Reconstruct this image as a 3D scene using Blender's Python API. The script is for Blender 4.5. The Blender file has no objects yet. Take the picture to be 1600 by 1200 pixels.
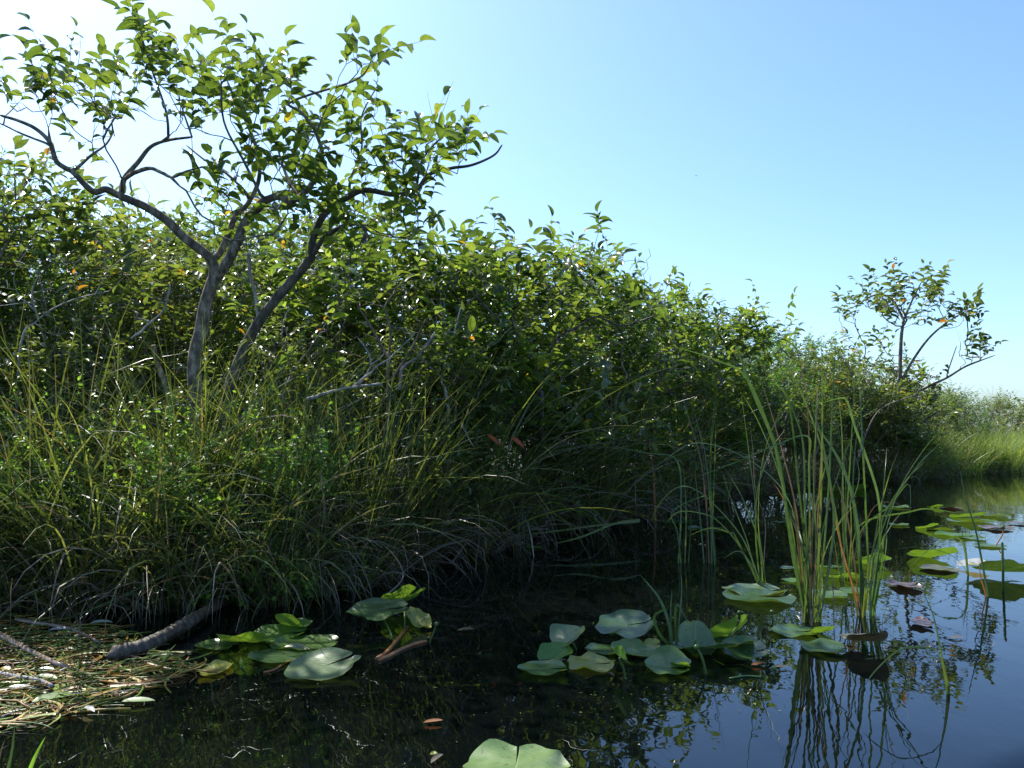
import bpy, math, random
import numpy as np
from mathutils import Vector

R = math.radians
rng = np.random.default_rng(7)
random.seed(7)
sc = bpy.context.scene
COL = sc.collection

# ------------------------------------------------------------------ camera, sky, sun
CZ = 1.15; F = 1244.0; PITCH = R(3.0)
cam = bpy.data.cameras.new('camera'); cam.sensor_width = 36; cam.lens = 36*F/1600
cam.clip_start = 0.05; cam.clip_end = 3000
camo = bpy.data.objects.new('camera', cam); COL.objects.link(camo)
camo.location = (0, 0, CZ); camo.rotation_euler = (math.pi/2+PITCH, 0, 0)
sc.camera = camo

SUN_EL, SUN_AZ = 50.0, -42.0            # azimuth from +Y towards +X
w = bpy.data.worlds.new("World"); sc.world = w; w.use_nodes = True
wn = w.node_tree.nodes; wl = w.node_tree.links
sky = wn.new('ShaderNodeTexSky'); sky.sky_type = 'NISHITA'; sky.sun_disc = False
sky.sun_elevation = R(SUN_EL); sky.sun_rotation = R(SUN_AZ); sky.altitude = 0
sky.air_density = 1.0; sky.dust_density = 1.3; sky.ozone_density = 2.0
bg = wn['Background']; bg.inputs['Strength'].default_value = 0.15
wb = wn.new('ShaderNodeVectorMath'); wb.operation = 'MULTIPLY'; wb.inputs[1].default_value = (.81, .995, 1.22)   # the camera's cool white balance
wl.new(sky.outputs[0], wb.inputs[0]); wl.new(wb.outputs[0], bg.inputs['Color'])
sun = bpy.data.lights.new('sun', 'SUN'); sun.energy = 5.0; sun.angle = R(0.5); sun.color = (1, .95, .86)
suno = bpy.data.objects.new('sun', sun); COL.objects.link(suno)
sd = Vector((math.sin(R(SUN_AZ))*math.cos(R(SUN_EL)), math.cos(R(SUN_AZ))*math.cos(R(SUN_EL)), math.sin(R(SUN_EL))))
suno.rotation_euler = (-sd).to_track_quat('-Z', 'Y').to_euler()
vs = sc.view_settings; vs.view_transform = 'Standard'; vs.look = 'None'; vs.exposure = 0.6; vs.gamma = 1
sc.cycles.max_bounces = 5; sc.cycles.transmission_bounces = 4; sc.cycles.diffuse_bounces = 3; sc.cycles.glossy_bounces = 3

# ------------------------------------------------------------------ picture <-> place
def P(px, py, D):
    u = (px-800)/F; v = (600-py)/F
    d = np.array([u, math.cos(PITCH)-v*math.sin(PITCH), math.sin(PITCH)+v*math.cos(PITCH)])
    return np.array([0, 0, CZ]) + d*(D/d[1])
def G(px, py, h=0.0):
    u = (px-800)/F; v = (600-py)/F
    d = np.array([u, math.cos(PITCH)-v*math.sin(PITCH), math.sin(PITCH)+v*math.cos(PITCH)])
    return np.array([0, 0, CZ]) + d*((h-CZ)/d[2])

def tag(o, label=None, cat=None, group=None, kind=None):
    if label: o['label'] = label
    if cat: o['category'] = cat
    if group: o['group'] = group
    if kind: o['kind'] = kind
    return o
def empty(name, loc=(0, 0, 0), rz=0.0, s=1.0):
    o = bpy.data.objects.new(name, None); COL.objects.link(o)
    o.location = tuple(float(a) for a in loc); o.rotation_euler = (0, 0, rz); o.scale = (s, s, s) if np.isscalar(s) else s
    o.empty_display_size = .2
    return o
def copy_tree(o, parent=None):
    c = o.copy(); COL.objects.link(c)
    if parent: c.parent = parent
    for ch in o.children: copy_tree(ch, c)
    return c

class Acc:
    """vertex and face arrays collected into one mesh"""
    def __init__(s): s.v = []; s.q = []; s.t = []; s.n = 0
    def add(s, v, q=None, t=None):
        v = np.asarray(v, float).reshape(-1, 3)
        if q is not None and len(q): s.q.append(np.asarray(q, int).reshape(-1, 4)+s.n)
        if t is not None and len(t): s.t.append(np.asarray(t, int).reshape(-1, 3)+s.n)
        s.v.append(v); s.n += len(v)
    def mesh(s, name, smooth=True):
        me = bpy.data.meshes.new(name)
        if not s.v: return me
        v = np.concatenate(s.v)
        q = np.concatenate(s.q) if s.q else np.zeros((0, 4), int)
        t = np.concatenate(s.t) if s.t else np.zeros((0, 3), int)
        me.vertices.add(len(v)); me.vertices.foreach_set('co', v.astype(np.float32).ravel())
        li = np.concatenate([q.ravel(), t.ravel()]).astype(np.int32)
        me.loops.add(len(li)); me.loops.foreach_set('vertex_index', li)
        nf = len(q)+len(t)
        st = np.concatenate([np.arange(len(q))*4, len(q)*4+np.arange(len(t))*3]).astype(np.int32)
        me.polygons.add(nf); me.polygons.foreach_set('loop_start', st)
        me.polygons.foreach_set('loop_total', np.concatenate([np.full(len(q), 4), np.full(len(t), 3)]).astype(np.int32))
        me.update(calc_edges=True); me.validate()
        me.polygons.foreach_set('use_smooth', np.full(len(me.polygons), smooth))
        return me
    def build(s, name, mat, parent=None, smooth=True, loc=None):
        me = s.mesh(name, smooth); me.materials.append(mat)
        o = bpy.data.objects.new(name, me); COL.objects.link(o)
        if parent: o.parent = parent
        if loc is not None: o.location = tuple(float(a) for a in loc)
        return o
def link_mesh(name, me, parent):
    o = bpy.data.objects.new(name, me); COL.objects.link(o); o.parent = parent; return o

# ------------------------------------------------------------------ materials
def newmat(name):
    m = bpy.data.materials.new(name); m.use_nodes = True
    m.node_tree.nodes.clear(); return m, m.node_tree.nodes, m.node_tree.links
def ramp(n, stops, interp='LINEAR'):
    r = n.new('ShaderNodeValToRGB'); cr = r.color_ramp; cr.interpolation = interp
    while len(cr.elements) > 1: cr.elements.remove(cr.elements[-1])
    cr.elements[0].position = stops[0][0]; cr.elements[0].color = (*stops[0][1], 1)
    for p, c in stops[1:]:
        e = cr.elements.new(p); e.color = (*c, 1)
    return r
def leafmat(name, stops, trans=0.4, tgain=2.6, rough=0.3, spec=0.5, bump=0.0, interp='LINEAR', spot=None, yel=(1.02, 1.0, .55)):
    """per-leaf colour, glossy face, light shining through"""
    m, n, l = newmat(name)
    out = n.new('ShaderNodeOutputMaterial'); mix = n.new('ShaderNodeMixShader')
    p = n.new('ShaderNodeBsdfPrincipled'); tr = n.new('ShaderNodeBsdfTranslucent')
    g = n.new('ShaderNodeNewGeometry'); rp = ramp(n, stops, interp)
    l.new(g.outputs['Random Per Island'], rp.inputs[0])
    col = rp.outputs[0]
    oi = n.new('ShaderNodeObjectInfo'); om = n.new('ShaderNodeMapRange'); om.inputs[3].default_value = .8; om.inputs[4].default_value = 1.3; l.new(oi.outputs['Random'], om.inputs[0])
    ov = n.new('ShaderNodeVectorMath'); ov.operation = 'SCALE'; l.new(col, ov.inputs[0]); l.new(om.outputs[0], ov.inputs['Scale']); col = ov.outputs[0]
    tc = n.new('ShaderNodeTexCoord'); nz = n.new('ShaderNodeTexNoise'); nz.inputs['Scale'].default_value = 22; nz.inputs['Detail'].default_value = 3
    l.new(tc.outputs['Object'], nz.inputs['Vector'])
    mr = n.new('ShaderNodeMapRange'); mr.inputs[1].default_value = .3; mr.inputs[2].default_value = .7; mr.inputs[3].default_value = .72; mr.inputs[4].default_value = 1.25
    l.new(nz.outputs[0], mr.inputs[0])
    vm = n.new('ShaderNodeVectorMath'); vm.operation = 'SCALE'; l.new(col, vm.inputs[0]); l.new(mr.outputs[0], vm.inputs['Scale'])
    col = vm.outputs[0]
    if spot:
        n2 = n.new('ShaderNodeTexNoise'); n2.inputs['Scale'].default_value = 60; l.new(tc.outputs['Object'], n2.inputs['Vector'])
        r2 = ramp(n, [(0, (0, 0, 0)), (.66, (0, 0, 0)), (.72, (1, 1, 1))]); l.new(n2.outputs[0], r2.inputs[0])
        mx = n.new('ShaderNodeMix'); mx.data_type = 'RGBA'; l.new(r2.outputs[0], mx.inputs[0]); l.new(col, mx.inputs[6]); mx.inputs[7].default_value = (*spot, 1); col = mx.outputs[2]
    l.new(col, p.inputs['Base Color'])
    p.inputs['Roughness'].default_value = rough; p.inputs['Specular IOR Level'].default_value = spec
    tv = n.new('ShaderNodeVectorMath'); tv.operation = 'MULTIPLY'; l.new(col, tv.inputs[0]); tv.inputs[1].default_value = (tgain*yel[0], tgain*yel[1], tgain*yel[2])
    l.new(tv.outputs[0], tr.inputs['Color'])
    if bump:
        b = n.new('ShaderNodeBump'); b.inputs['Strength'].default_value = bump; b.inputs['Distance'].default_value = .01
        l.new(nz.outputs[0], b.inputs['Height']); l.new(b.outputs[0], p.inputs['Normal'])
    mix.inputs[0].default_value = trans
    l.new(p.outputs[0], mix.inputs[1]); l.new(tr.outputs[0], mix.inputs[2]); l.new(mix.outputs[0], out.inputs[0])
    return m
def barkmat(name, c1, c2, c3, scale=18, rough=.85):
    m, n, l = newmat(name)
    out = n.new('ShaderNodeOutputMaterial'); p = n.new('ShaderNodeBsdfPrincipled')
    tc = n.new('ShaderNodeTexCoord'); nz = n.new('ShaderNodeTexNoise'); nz.inputs['Scale'].default_value = scale; nz.inputs['Detail'].default_value = 6; nz.inputs['Roughness'].default_value = .65
    mp = n.new('ShaderNodeMapping'); mp.inputs['Scale'].default_value = (1, 1, .45)
    l.new(tc.outputs['Object'], mp.inputs[0]); l.new(mp.outputs[0], nz.inputs['Vector'])
    rp = ramp(n, [(.3, c1), (.5, c2), (.68, c3)]); l.new(nz.outputs[0], rp.inputs[0]); l.new(rp.outputs[0], p.inputs['Base Color'])
    p.inputs['Roughness'].default_value = rough
    b = n.new('ShaderNodeBump'); b.inputs['Strength'].default_value = .7; b.inputs['Distance'].default_value = .012
    l.new(nz.outputs[0], b.inputs['Height']); l.new(b.outputs[0], p.inputs['Normal']); l.new(p.outputs[0], out.inputs[0])
    return m

YEL = (.26, .2, .02); ORG = (.26, .10, .015)
M = {}
M['apple'] = leafmat('pond_apple_leaf', [(0, (.036, .062, .013)), (.35, (.062, .10, .018)), (.7, (.095, .138, .025)), (.988, (.14, .185, .035)), (.994, YEL), (1, YEL)], trans=.42, tgain=2.9, rough=.27, spec=.6)
M['apple_far'] = leafmat('pond_apple_leaf_mixed', [(0, (.04, .062, .015)), (.4, (.068, .098, .022)), (.96, (.105, .142, .032)), (.98, (.18, .17, .03)), (.99, YEL), (1, ORG)], trans=.4, tgain=2.7, rough=.3, spec=.6)
M['willow'] = leafmat('small_leaf', [(0, (.035, .085, .012)), (.5, (.06, .13, .018)), (.96, (.09, .17, .025)), (1, (.22, .2, .04))], trans=.42, tgain=2.6, rough=.38)
M['myrtle'] = leafmat('wispy_leaf', [(0, (.055, .085, .022)), (.5, (.085, .12, .03)), (.9, (.12, .15, .04)), (1, (.22, .17, .05))], trans=.42, tgain=2.4, rough=.45)
M['saw'] = leafmat('sawgrass_blade', [(0, (.024, .038, .010)), (.35, (.055, .078, .018)), (.7, (.11, .135, .032)), (.9, (.17, .175, .06)), (.97, (.2, .17, .08)), (1, (.2, .10, .04))], trans=.33, tgain=2.2, rough=.35)
M['marsh'] = leafmat('marsh_grass_blade', [(0, (.10, .17, .035)), (.5, (.15, .23, .05)), (.85, (.22, .27, .07)), (1, (.36, .24, .12))], trans=.4, tgain=2.0, rough=.45)
M['dead'] = leafmat('dead_blade', [(0, (.06, .042, .022)), (.5, (.13, .10, .06)), (.9, (.28, .24, .17)), (1, (.22, .10, .04))], trans=.2, tgain=1.2, rough=.5, yel=(1, .9, .7))
M['wet'] = leafmat('wet_debris', [(0, (.07, .035, .010)), (.3, (.18, .09, .02)), (.6, (.30, .15, .025)), (.8, (.22, .19, .03)), (.94, (.45, .28, .08)), (1, (.65, .5, .32))], trans=.12, tgain=1.3, rough=.42, spec=.4, yel=(1, .9, .6))
M['red'] = leafmat('red_leaf', [(0, (.5, .09, .02)), (1, (.55, .12, .02))], trans=.45, tgain=1.6, rough=.4, yel=(1, .8, .5))
M['wet_green'] = leafmat('wet_green_debris', [(0, (.07, .10, .015)), (.6, (.15, .22, .03)), (1, (.28, .36, .07))], trans=.3, tgain=1.8, rough=.42, spec=.4)
M['herb'] = leafmat('herb_leaf', [(0, (.06, .13, .02)), (.6, (.12, .23, .03)), (1, (.19, .30, .04))], trans=.45, tgain=2.3, rough=.4)
M['cattail'] = leafmat('cattail_leaf', [(0, (.03, .065, .018)), (.5, (.055, .10, .027)), (1, (.10, .155, .04))], trans=.33, tgain=2.1, rough=.33, bump=.1)
M['cat_brown'] = leafmat('cattail_leaf_browned', [(0, (.12, .085, .04)), (.5, (.16, .11, .05)), (1, (.2, .12, .05))], trans=.3, tgain=1.5, rough=.5, yel=(1, .85, .6))
M['cat_orange'] = leafmat('cattail_leaf_orange', [(0, (.30, .14, .04)), (1, (.36, .13, .04))], trans=.35, tgain=1.5, rough=.45, yel=(1, .8, .5))
M['cat_yellow'] = leafmat('cattail_leaf_yellow', [(0, (.11, .15, .025)), (1, (.15, .18, .03))], trans=.4, tgain=2.0, rough=.4)
M['stalk'] = leafmat('petiole', [(0, (.06, .12, .02)), (1, (.09, .15, .03))], trans=.1, tgain=1.5, rough=.35)
M['stalk_red'] = leafmat('petiole_red', [(0, (.3, .11, .03)), (1, (.34, .14, .03))], trans=.1, tgain=1.3, rough=.35, yel=(1, .8, .5))
M['bark'] = barkmat('bark_grey', (.04, .03, .018), (.16, .12, .075), (.44, .36, .25), scale=26)
M['bark_dark'] = barkmat('bark_dark', (.03, .022, .013), (.085, .066, .042), (.22, .18, .125))
M['bark_pale'] = barkmat('bleached_wood', (.16, .14, .12), (.32, .29, .26), (.5, .47, .43), scale=30)
M['bark_wet'] = barkmat('wet_wood', (.02, .014, .008), (.06, .042, .025), (.17, .13, .085), scale=40, rough=.5)
M['fleshy'] = leafmat('bleached_stalk', [(0, (.34, .22, .15)), (1, (.42, .30, .22))], trans=.15, tgain=1.1, rough=.25, yel=(1, .8, .6), bump=.3)

def padmat(name, c1, c2, vein, trans=.25, tgain=2.2, rough=.32, spec=.5, under=None):
    m, n, l = newmat(name)
    out = n.new('ShaderNodeOutputMaterial'); mix = n.new('ShaderNodeMixShader')
    p = n.new('ShaderNodeBsdfPrincipled'); tr = n.new('ShaderNodeBsdfTranslucent')
    tc = n.new('ShaderNodeTexCoord'); nz = n.new('ShaderNodeTexNoise'); nz.inputs['Scale'].default_value = 14; nz.inputs['Detail'].default_value = 5; nz.inputs['Roughness'].default_value = .6
    l.new(tc.outputs['Object'], nz.inputs['Vector'])
    rp = ramp(n, [(.3, c1), (.7, c2)]); l.new(nz.outputs[0], rp.inputs[0])
    sep = n.new('ShaderNodeSeparateXYZ'); l.new(tc.outputs['Object'], sep.inputs[0])
    # side veins leave the midrib at a slant: stripes of y - 0.9|x|
    ab = n.new('ShaderNodeMath'); ab.operation = 'ABSOLUTE'; l.new(sep.outputs[0], ab.inputs[0])
    mu = n.new('ShaderNodeMath'); mu.operation = 'MULTIPLY_ADD'; l.new(ab.outputs[0], mu.inputs[0]); mu.inputs[1].default_value = -.8; l.new(sep.outputs[1], mu.inputs[2])
    sn = n.new('ShaderNodeMath'); sn.operation = 'MULTIPLY'; l.new(mu.outputs[0], sn.inputs[0]); sn.inputs[1].default_value = 260
    s2 = n.new('ShaderNodeMath'); s2.operation = 'SINE'; l.new(sn.outputs[0], s2.inputs[0])
    s3 = n.new('ShaderNodeMapRange'); l.new(s2.outputs[0], s3.inputs[0]); s3.inputs[1].default_value = .6; s3.inputs[2].default_value = 1; s3.inputs[3].default_value = 0; s3.inputs[4].default_value = .16
    mid = n.new('ShaderNodeMapRange'); l.new(ab.outputs[0], mid.inputs[0]); mid.inputs[1].default_value = 0; mid.inputs[2].default_value = .006; mid.inputs[3].default_value = .9; mid.inputs[4].default_value = 0
    mxv = n.new('ShaderNodeMath'); mxv.operation = 'MAXIMUM'; l.new(mid.outputs[0], mxv.inputs[0]); l.new(s3.outputs[0], mxv.inputs[1])
    mx = n.new('ShaderNodeMix'); mx.data_type = 'RGBA'; l.new(mxv.outputs[0], mx.inputs[0]); l.new(rp.outputs[0], mx.inputs[6]); mx.inputs[7].default_value = (*vein, 1)
    # brown specks and nibbles
    n2 = n.new('ShaderNodeTexNoise'); n2.inputs['Scale'].default_value = 45; n2.inputs['Detail'].default_value = 3; l.new(tc.outputs['Object'], n2.inputs['Vector'])
    r2 = ramp(n, [(0, (0, 0, 0)), (.62, (0, 0, 0)), (.68, (.85, .85, .85))]); l.new(n2.outputs[0], r2.inputs[0])
    m2 = n.new('ShaderNodeMix'); m2.data_type = 'RGBA'; l.new(r2.outputs[0], m2.inputs[0]); l.new(mx.outputs[2], m2.inputs[6]); m2.inputs[7].default_value = (.09, .06, .02, 1)
    col = m2.outputs[2]
    l.new(col, p.inputs['Base Color']); p.inputs['Specular IOR Level'].default_value = spec
    rr = n.new('ShaderNodeMapRange'); l.new(nz.outputs[0], rr.inputs[0]); rr.inputs[3].default_value = rough-.1; rr.inputs[4].default_value = rough+.15; l.new(rr.outputs[0], p.inputs['Roughness'])
    ad = n.new('ShaderNodeMath'); ad.operation = 'ADD'; l.new(mxv.outputs[0], ad.inputs[0]); l.new(nz.outputs[0], ad.inputs[1])
    b = n.new('ShaderNodeBump'); b.inputs['Strength'].default_value = .35; b.inputs['Distance'].default_value = .004; b.invert = True
    l.new(ad.outputs[0], b.inputs['Height']); l.new(b.outputs[0], p.inputs['Normal'])
    tv = n.new('ShaderNodeVectorMath'); tv.operation = 'MULTIPLY'; l.new(col, tv.inputs[0]); tv.inputs[1].default_value = (tgain*1.2, tgain, tgain*.4)
    l.new(tv.outputs[0], tr.inputs['Color']); mix.inputs[0].default_value = trans
    l.new(p.outputs[0], mix.inputs[1]); l.new(tr.outputs[0], mix.inputs[2]); l.new(mix.outputs[0], out.inputs[0])
    return m
M['pad'] = padmat('lily_pad_green', (.05, .11, .02), (.09, .16, .035), (.13, .2, .05), rough=.27)
M['pad_bright'] = padmat('lily_pad_bright', (.07, .16, .025), (.11, .22, .035), (.16, .26, .055), trans=.3, tgain=2.0)
M['pad_blue'] = padmat('lily_pad_blue_green', (.028, .068, .02), (.055, .11, .035), (.085, .15, .05), trans=.2, rough=.24)
M['pad_pale'] = padmat('lily_pad_pale', (.12, .20, .055), (.19, .28, .09), (.24, .33, .12), trans=.2, rough=.4)
M['pad_grey'] = padmat('lily_pad_grey_sheen', (.07, .12, .045), (.12, .18, .075), (.16, .22, .10), trans=.18, rough=.3, spec=.5)
M['pad_yellow'] = padmat('lily_pad_yellowed', (.17, .20, .03), (.26, .26, .04), (.26, .28, .05), trans=.3)
M['pad_brown'] = padmat('lily_pad_browned', (.065, .068, .04), (.13, .125, .08), (.15, .15, .10), trans=.04, tgain=1.2, rough=.3)
M['pad_mauve'] = padmat('lily_pad_mauve_brown', (.10, .065, .055), (.15, .10, .085), (.17, .12, .10), trans=.06, tgain=1.2, rough=.3)
M['pad_white'] = padmat('lily_pad_white', (.36, .36, .31), (.5, .5, .45), (.5, .5, .42), trans=.2, rough=.2, spec=.8)

# water
m, n, l = newmat('swamp_water'); M['water'] = m
out = n.new('ShaderNodeOutputMaterial'); p = n.new('ShaderNodeBsdfPrincipled')
p.inputs['Base Color'].default_value = (.002, .003, .003, 1); p.inputs['Roughness'].default_value = .012; p.inputs['IOR'].default_value = 1.37; p.inputs['Specular Tint'].default_value = (.25, .72, 1, 1)
tc = n.new('ShaderNodeTexCoord'); mp = n.new('ShaderNodeMapping'); mp.inputs['Scale'].default_value = (1, .55, 1)
n1 = n.new('ShaderNodeTexNoise'); n1.inputs['Scale'].default_value = 7; n1.inputs['Detail'].default_value = 2
n2 = n.new('ShaderNodeTexNoise'); n2.inputs['Scale'].default_value = 1.6; n2.inputs['Detail'].default_value = 1
l.new(tc.outputs['Object'], mp.inputs[0]); l.new(mp.outputs[0], n1.inputs['Vector']); l.new(mp.outputs[0], n2.inputs['Vector'])
ma = n.new('ShaderNodeMath'); ma.operation = 'MULTIPLY_ADD'; l.new(n2.outputs[0], ma.inputs[0]); ma.inputs[1].default_value = 3.0; l.new(n1.outputs[0], ma.inputs[2])
b = n.new('ShaderNodeBump'); b.inputs['Strength'].default_value = .5; b.inputs['Distance'].default_value = .0025
l.new(ma.outputs[0], b.inputs['Height']); l.new(b.outputs[0], p.inputs['Normal']); l.new(p.outputs[0], out.inputs[0])
# peat
m, n, l = newmat('peat_mud'); M['mud'] = m
out = n.new('ShaderNodeOutputMaterial'); p = n.new('ShaderNodeBsdfPrincipled')
tc = n.new('ShaderNodeTexCoord'); n1 = n.new('ShaderNodeTexNoise'); n1.inputs['Scale'].default_value = 5; n1.inputs['Detail'].default_value = 8
l.new(tc.outputs['Object'], n1.inputs['Vector']); rp = ramp(n, [(.3, (.016, .012, .008)), (.55, (.04, .032, .018)), (.75, (.05, .055, .02))]); l.new(n1.outputs[0], rp.inputs[0])
l.new(rp.outputs[0], p.inputs['Base Color']); p.inputs['Roughness'].default_value = .8
b = n.new('ShaderNodeBump'); b.inputs['Strength'].default_value = 1; b.inputs['Distance'].default_value = .04; l.new(n1.outputs[0], b.inputs['Height']); l.new(b.outputs[0], p.inputs['Normal']); l.new(p.outputs[0], out.inputs[0])

# ------------------------------------------------------------------ ground and water
bank_px = [(-700, 985), (-300, 972), (0, 955), (330, 945), (450, 938), (600, 885), (700, 855), (800, 828), (950, 812), (1050, 788), (1200, 765), (1380, 751), (1440, 745), (1600, 734)]
bank = [G(*a)[:2] for a in bank_px] + [np.array(a, float) for a in [(19, 24.5), (34, 31), (80, 50), (600, 160)]]
bank = np.array([np.array([-60., 4.0])] + bank)
bx, by = bank[:, 0], bank[:, 1]
def bank_y(x): return np.interp(x, bx, by)
def inland(x, y): return (y - bank_y(x))*0.85
gx = np.unique(np.concatenate([np.linspace(-700, -30, 12), np.linspace(-30, -8, 20), np.linspace(-8, 24, 150), np.linspace(24, 60, 30), np.linspace(60, 700, 14)]))
gy = np.unique(np.concatenate([np.linspace(-400, -5, 8), np.linspace(-5, 4, 8), np.linspace(4, 30, 130), np.linspace(30, 80, 30), np.linspace(80, 900, 14)]))
X, Y = np.meshgrid(gx, gy); d = inland(X, Y)
Z = np.where(d > 0, np.minimum(.22, d*.5), np.maximum(-.6, d*.6)) + np.where(d > .3, .04*np.sin(X*3.1)*np.cos(Y*2.7), 0)
def grid_faces(nx, ny):
    i = np.arange(nx-1)[None, :] + (np.arange(ny-1)*nx)[:, None]; i = i.ravel()
    return np.stack([i, i+1, i+1+nx, i+nx], 1)
a = Acc(); a.add(np.stack([X, Y, Z], -1).reshape(-1, 3), grid_faces(len(gx), len(gy)))
tag(a.build('ground', M['mud']), kind='structure')
gx = np.unique(np.concatenate([np.linspace(-700, -20, 10), np.linspace(-20, 0, 10), np.linspace(0, 5, 90), np.linspace(5, 40, 12), np.linspace(40, 700, 10)]))
gy = np.unique(np.concatenate([np.linspace(-400, 0, 6), np.linspace(0, 5, 90), np.linspace(5, 60, 12), np.linspace(60, 900, 10)]))
X, Y = np.meshgrid(gx, gy)
# trough of the boat's wake running across the near right corner
c0 = G(1495, 1215); c1 = G(1625, 1150); dv = (c1-c0)[:2]; dv /= np.linalg.norm(dv); nv = np.array([-dv[1], dv[0]])
s = (X-c0[0])*nv[0] + (Y-c0[1])*nv[1] + .10*((X-c0[0])*dv[0]+(Y-c0[1])*dv[1]-.15)**2*2
Zw = -np.where(s > 0, 0, 1-np.exp(-(s/.17)**2))*.05*(1/(1+np.exp(-(X-1.3)*10)))
a = Acc(); a.add(np.stack([X, Y, Zw], -1).reshape(-1, 3), grid_faces(len(gx), len(gy)))
tag(a.build('water', M['water']), kind='structure')

# ------------------------------------------------------------------ shape helpers
def unit(v): return v/np.maximum(np.linalg.norm(v, axis=-1, keepdims=True), 1e-9)
def catmull(pts, k=5):
    pts = np.asarray(pts, float)
    if len(pts) < 3: return np.array([pts[0]+(pts[-1]-pts[0])*t for t in np.linspace(0, 1, k+1)])
    q = np.vstack([2*pts[0]-pts[1], pts, 2*pts[-1]-pts[-2]]); out = []
    for i in range(1, len(q)-2):
        for t in np.linspace(0, 1, k, endpoint=False):
            out.append(.5*((2*q[i]) + (-q[i-1]+q[i+1])*t + (2*q[i-1]-5*q[i]+4*q[i+1]-q[i+2])*t*t + (-q[i-1]+3*q[i]-3*q[i+1]+q[i+2])*t**3))
    out.append(pts[-1]); return np.array(out)
def tube(acc, pts, rad, sides=6):
    pts = np.asarray(pts, float); n = len(pts)
    if n < 2: return
    rad = np.broadcast_to(rad, (n,))
    T = unit(np.gradient(pts, axis=0)); ref = np.array([0.31, .2, .93]) if abs(T[0, 2]) < .8 else np.array([1., .1, 0])
    N = np.zeros_like(T); v = ref
    for i in range(n):
        v = v - T[i]*(v@T[i]); v = v/max(np.linalg.norm(v), 1e-9); N[i] = v
    B = np.cross(T, N); th = np.arange(sides)/sides*2*math.pi
    V = pts[:, None] + rad[:, None, None]*(N[:, None]*np.cos(th)[None, :, None] + B[:, None]*np.sin(th)[None, :, None])
    i = (np.arange(n-1)*sides)[:, None]; j = np.arange(sides)[None]; j2 = (j+1) % sides
    q = np.stack([i+j, i+j2, i+j2+sides, i+j+sides], -1).reshape(-1, 4)
    V = np.concatenate([V.reshape(-1, 3), pts[:1], pts[-1:]]); c = n*sides
    t = [(c, (k+1) % sides, k) for k in range(sides)] + [(c+1, (n-1)*sides+k, (n-1)*sides+(k+1) % sides) for k in range(sides)]
    acc.add(V, q, t)
def leaves(acc, pos, dirv, nrm, L, wid=.42, fold=.18, droop=.25, hi=True):
    """many leaves: pos, direction along, normal (N,3), lengths (N,)"""
    N = len(pos)
    if N == 0: return
    dirv = unit(dirv); nrm = unit(nrm - dirv*np.sum(nrm*dirv, -1, keepdims=True)); side = np.cross(dirv, nrm)
    ts = np.array([0, .12, .3, .52, .74, .9, 1.0]) if hi else np.array([0, .28, .65, 1.0])
    ws = np.array([.02, .3, .44, .48, .38, .2, .01]) if hi else np.array([.05, .45, .40, .02])
    ws = ws*wid/.48*.5*2
    k = len(ts); L = L[:, None, None]
    dr = (droop*rng.uniform(.5, 1.6, (N, 1)))*ts[None]**2
    fo = fold*rng.uniform(.5, 1.5, (N, 1))
    cen = pos[:, None] + L*(dirv[:, None]*ts[None, :, None] - nrm[:, None]*dr[..., None])
    up = (np.abs(ws)[None]*fo)[..., None]*nrm[:, None]
    wv = side[:, None]*ws[None, :, None]*.5
    V = np.stack([cen + L*(wv+up), cen, cen + L*(-wv+up)], 2).reshape(-1, 3)   # N,k,3
    i = (np.arange(k-1)*3)[:, None] + np.arange(2)[None]; i = i.ravel()
    f = np.stack([i, i+1, i+4, i+3], 1)
    Q = (f[None] + (np.arange(N)*k*3)[:, None, None]).reshape(-1, 4)
    acc.add(V, Q)
def blades(acc, base, az, L, t0, bend, wid, st=8, kink=None):
    """grass blades that arch over: t0 first lean from the vertical, bend added along the blade"""
    N = len(base); s = np.linspace(0, 1, st)
    th = t0[:, None] + bend[:, None]*s[None]**1.4
    if kink is not None: th = th + np.where(s[None] > kink[:, None], rng.uniform(.3, 1.2, (N, 1)), 0)
    hx = np.sin(th); hz = np.cos(th); ds = (L/(st-1))[:, None]
    cx = np.concatenate([np.zeros((N, 1)), np.cumsum(.5*(hx[:, 1:]+hx[:, :-1])*ds, 1)], 1)
    cz = np.concatenate([np.zeros((N, 1)), np.cumsum(.5*(hz[:, 1:]+hz[:, :-1])*ds, 1)], 1)
    wob = rng.normal(0, .03, (N, 1))*s[None]**2*L[:, None]*2
    D = np.stack([np.cos(az), np.sin(az), 0*az], -1); S = np.stack([-np.sin(az), np.cos(az), 0*az], -1)
    c = base[:, None] + D[:, None]*cx[..., None] + S[:, None]*wob[..., None] + np.array([0, 0, 1.])*cz[..., None]
    tw = rng.uniform(-1.2, 1.2, (N, 1)) + rng.uniform(-.8, .8, (N, 1))*s[None]
    Nn = D[:, None]*hz[..., None] - np.array([0, 0, 1.])*hx[..., None]
    W = S[:, None]*np.cos(tw)[..., None] + Nn*np.sin(tw)[..., None]
    ww = (wid[:, None]*np.interp(s, [0, .15, .6, 1], [.8, 1, .8, .05])[None])[..., None]*.5
    V = np.stack([c+W*ww, c-W*ww], 2).reshape(-1, 3)
    i = np.arange(st-1)*2; f = np.stack([i, i+1, i+3, i+2], 1)
    acc.add(V, (f[None]+(np.arange(N)*st*2)[:, None, None]).reshape(-1, 4))
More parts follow.
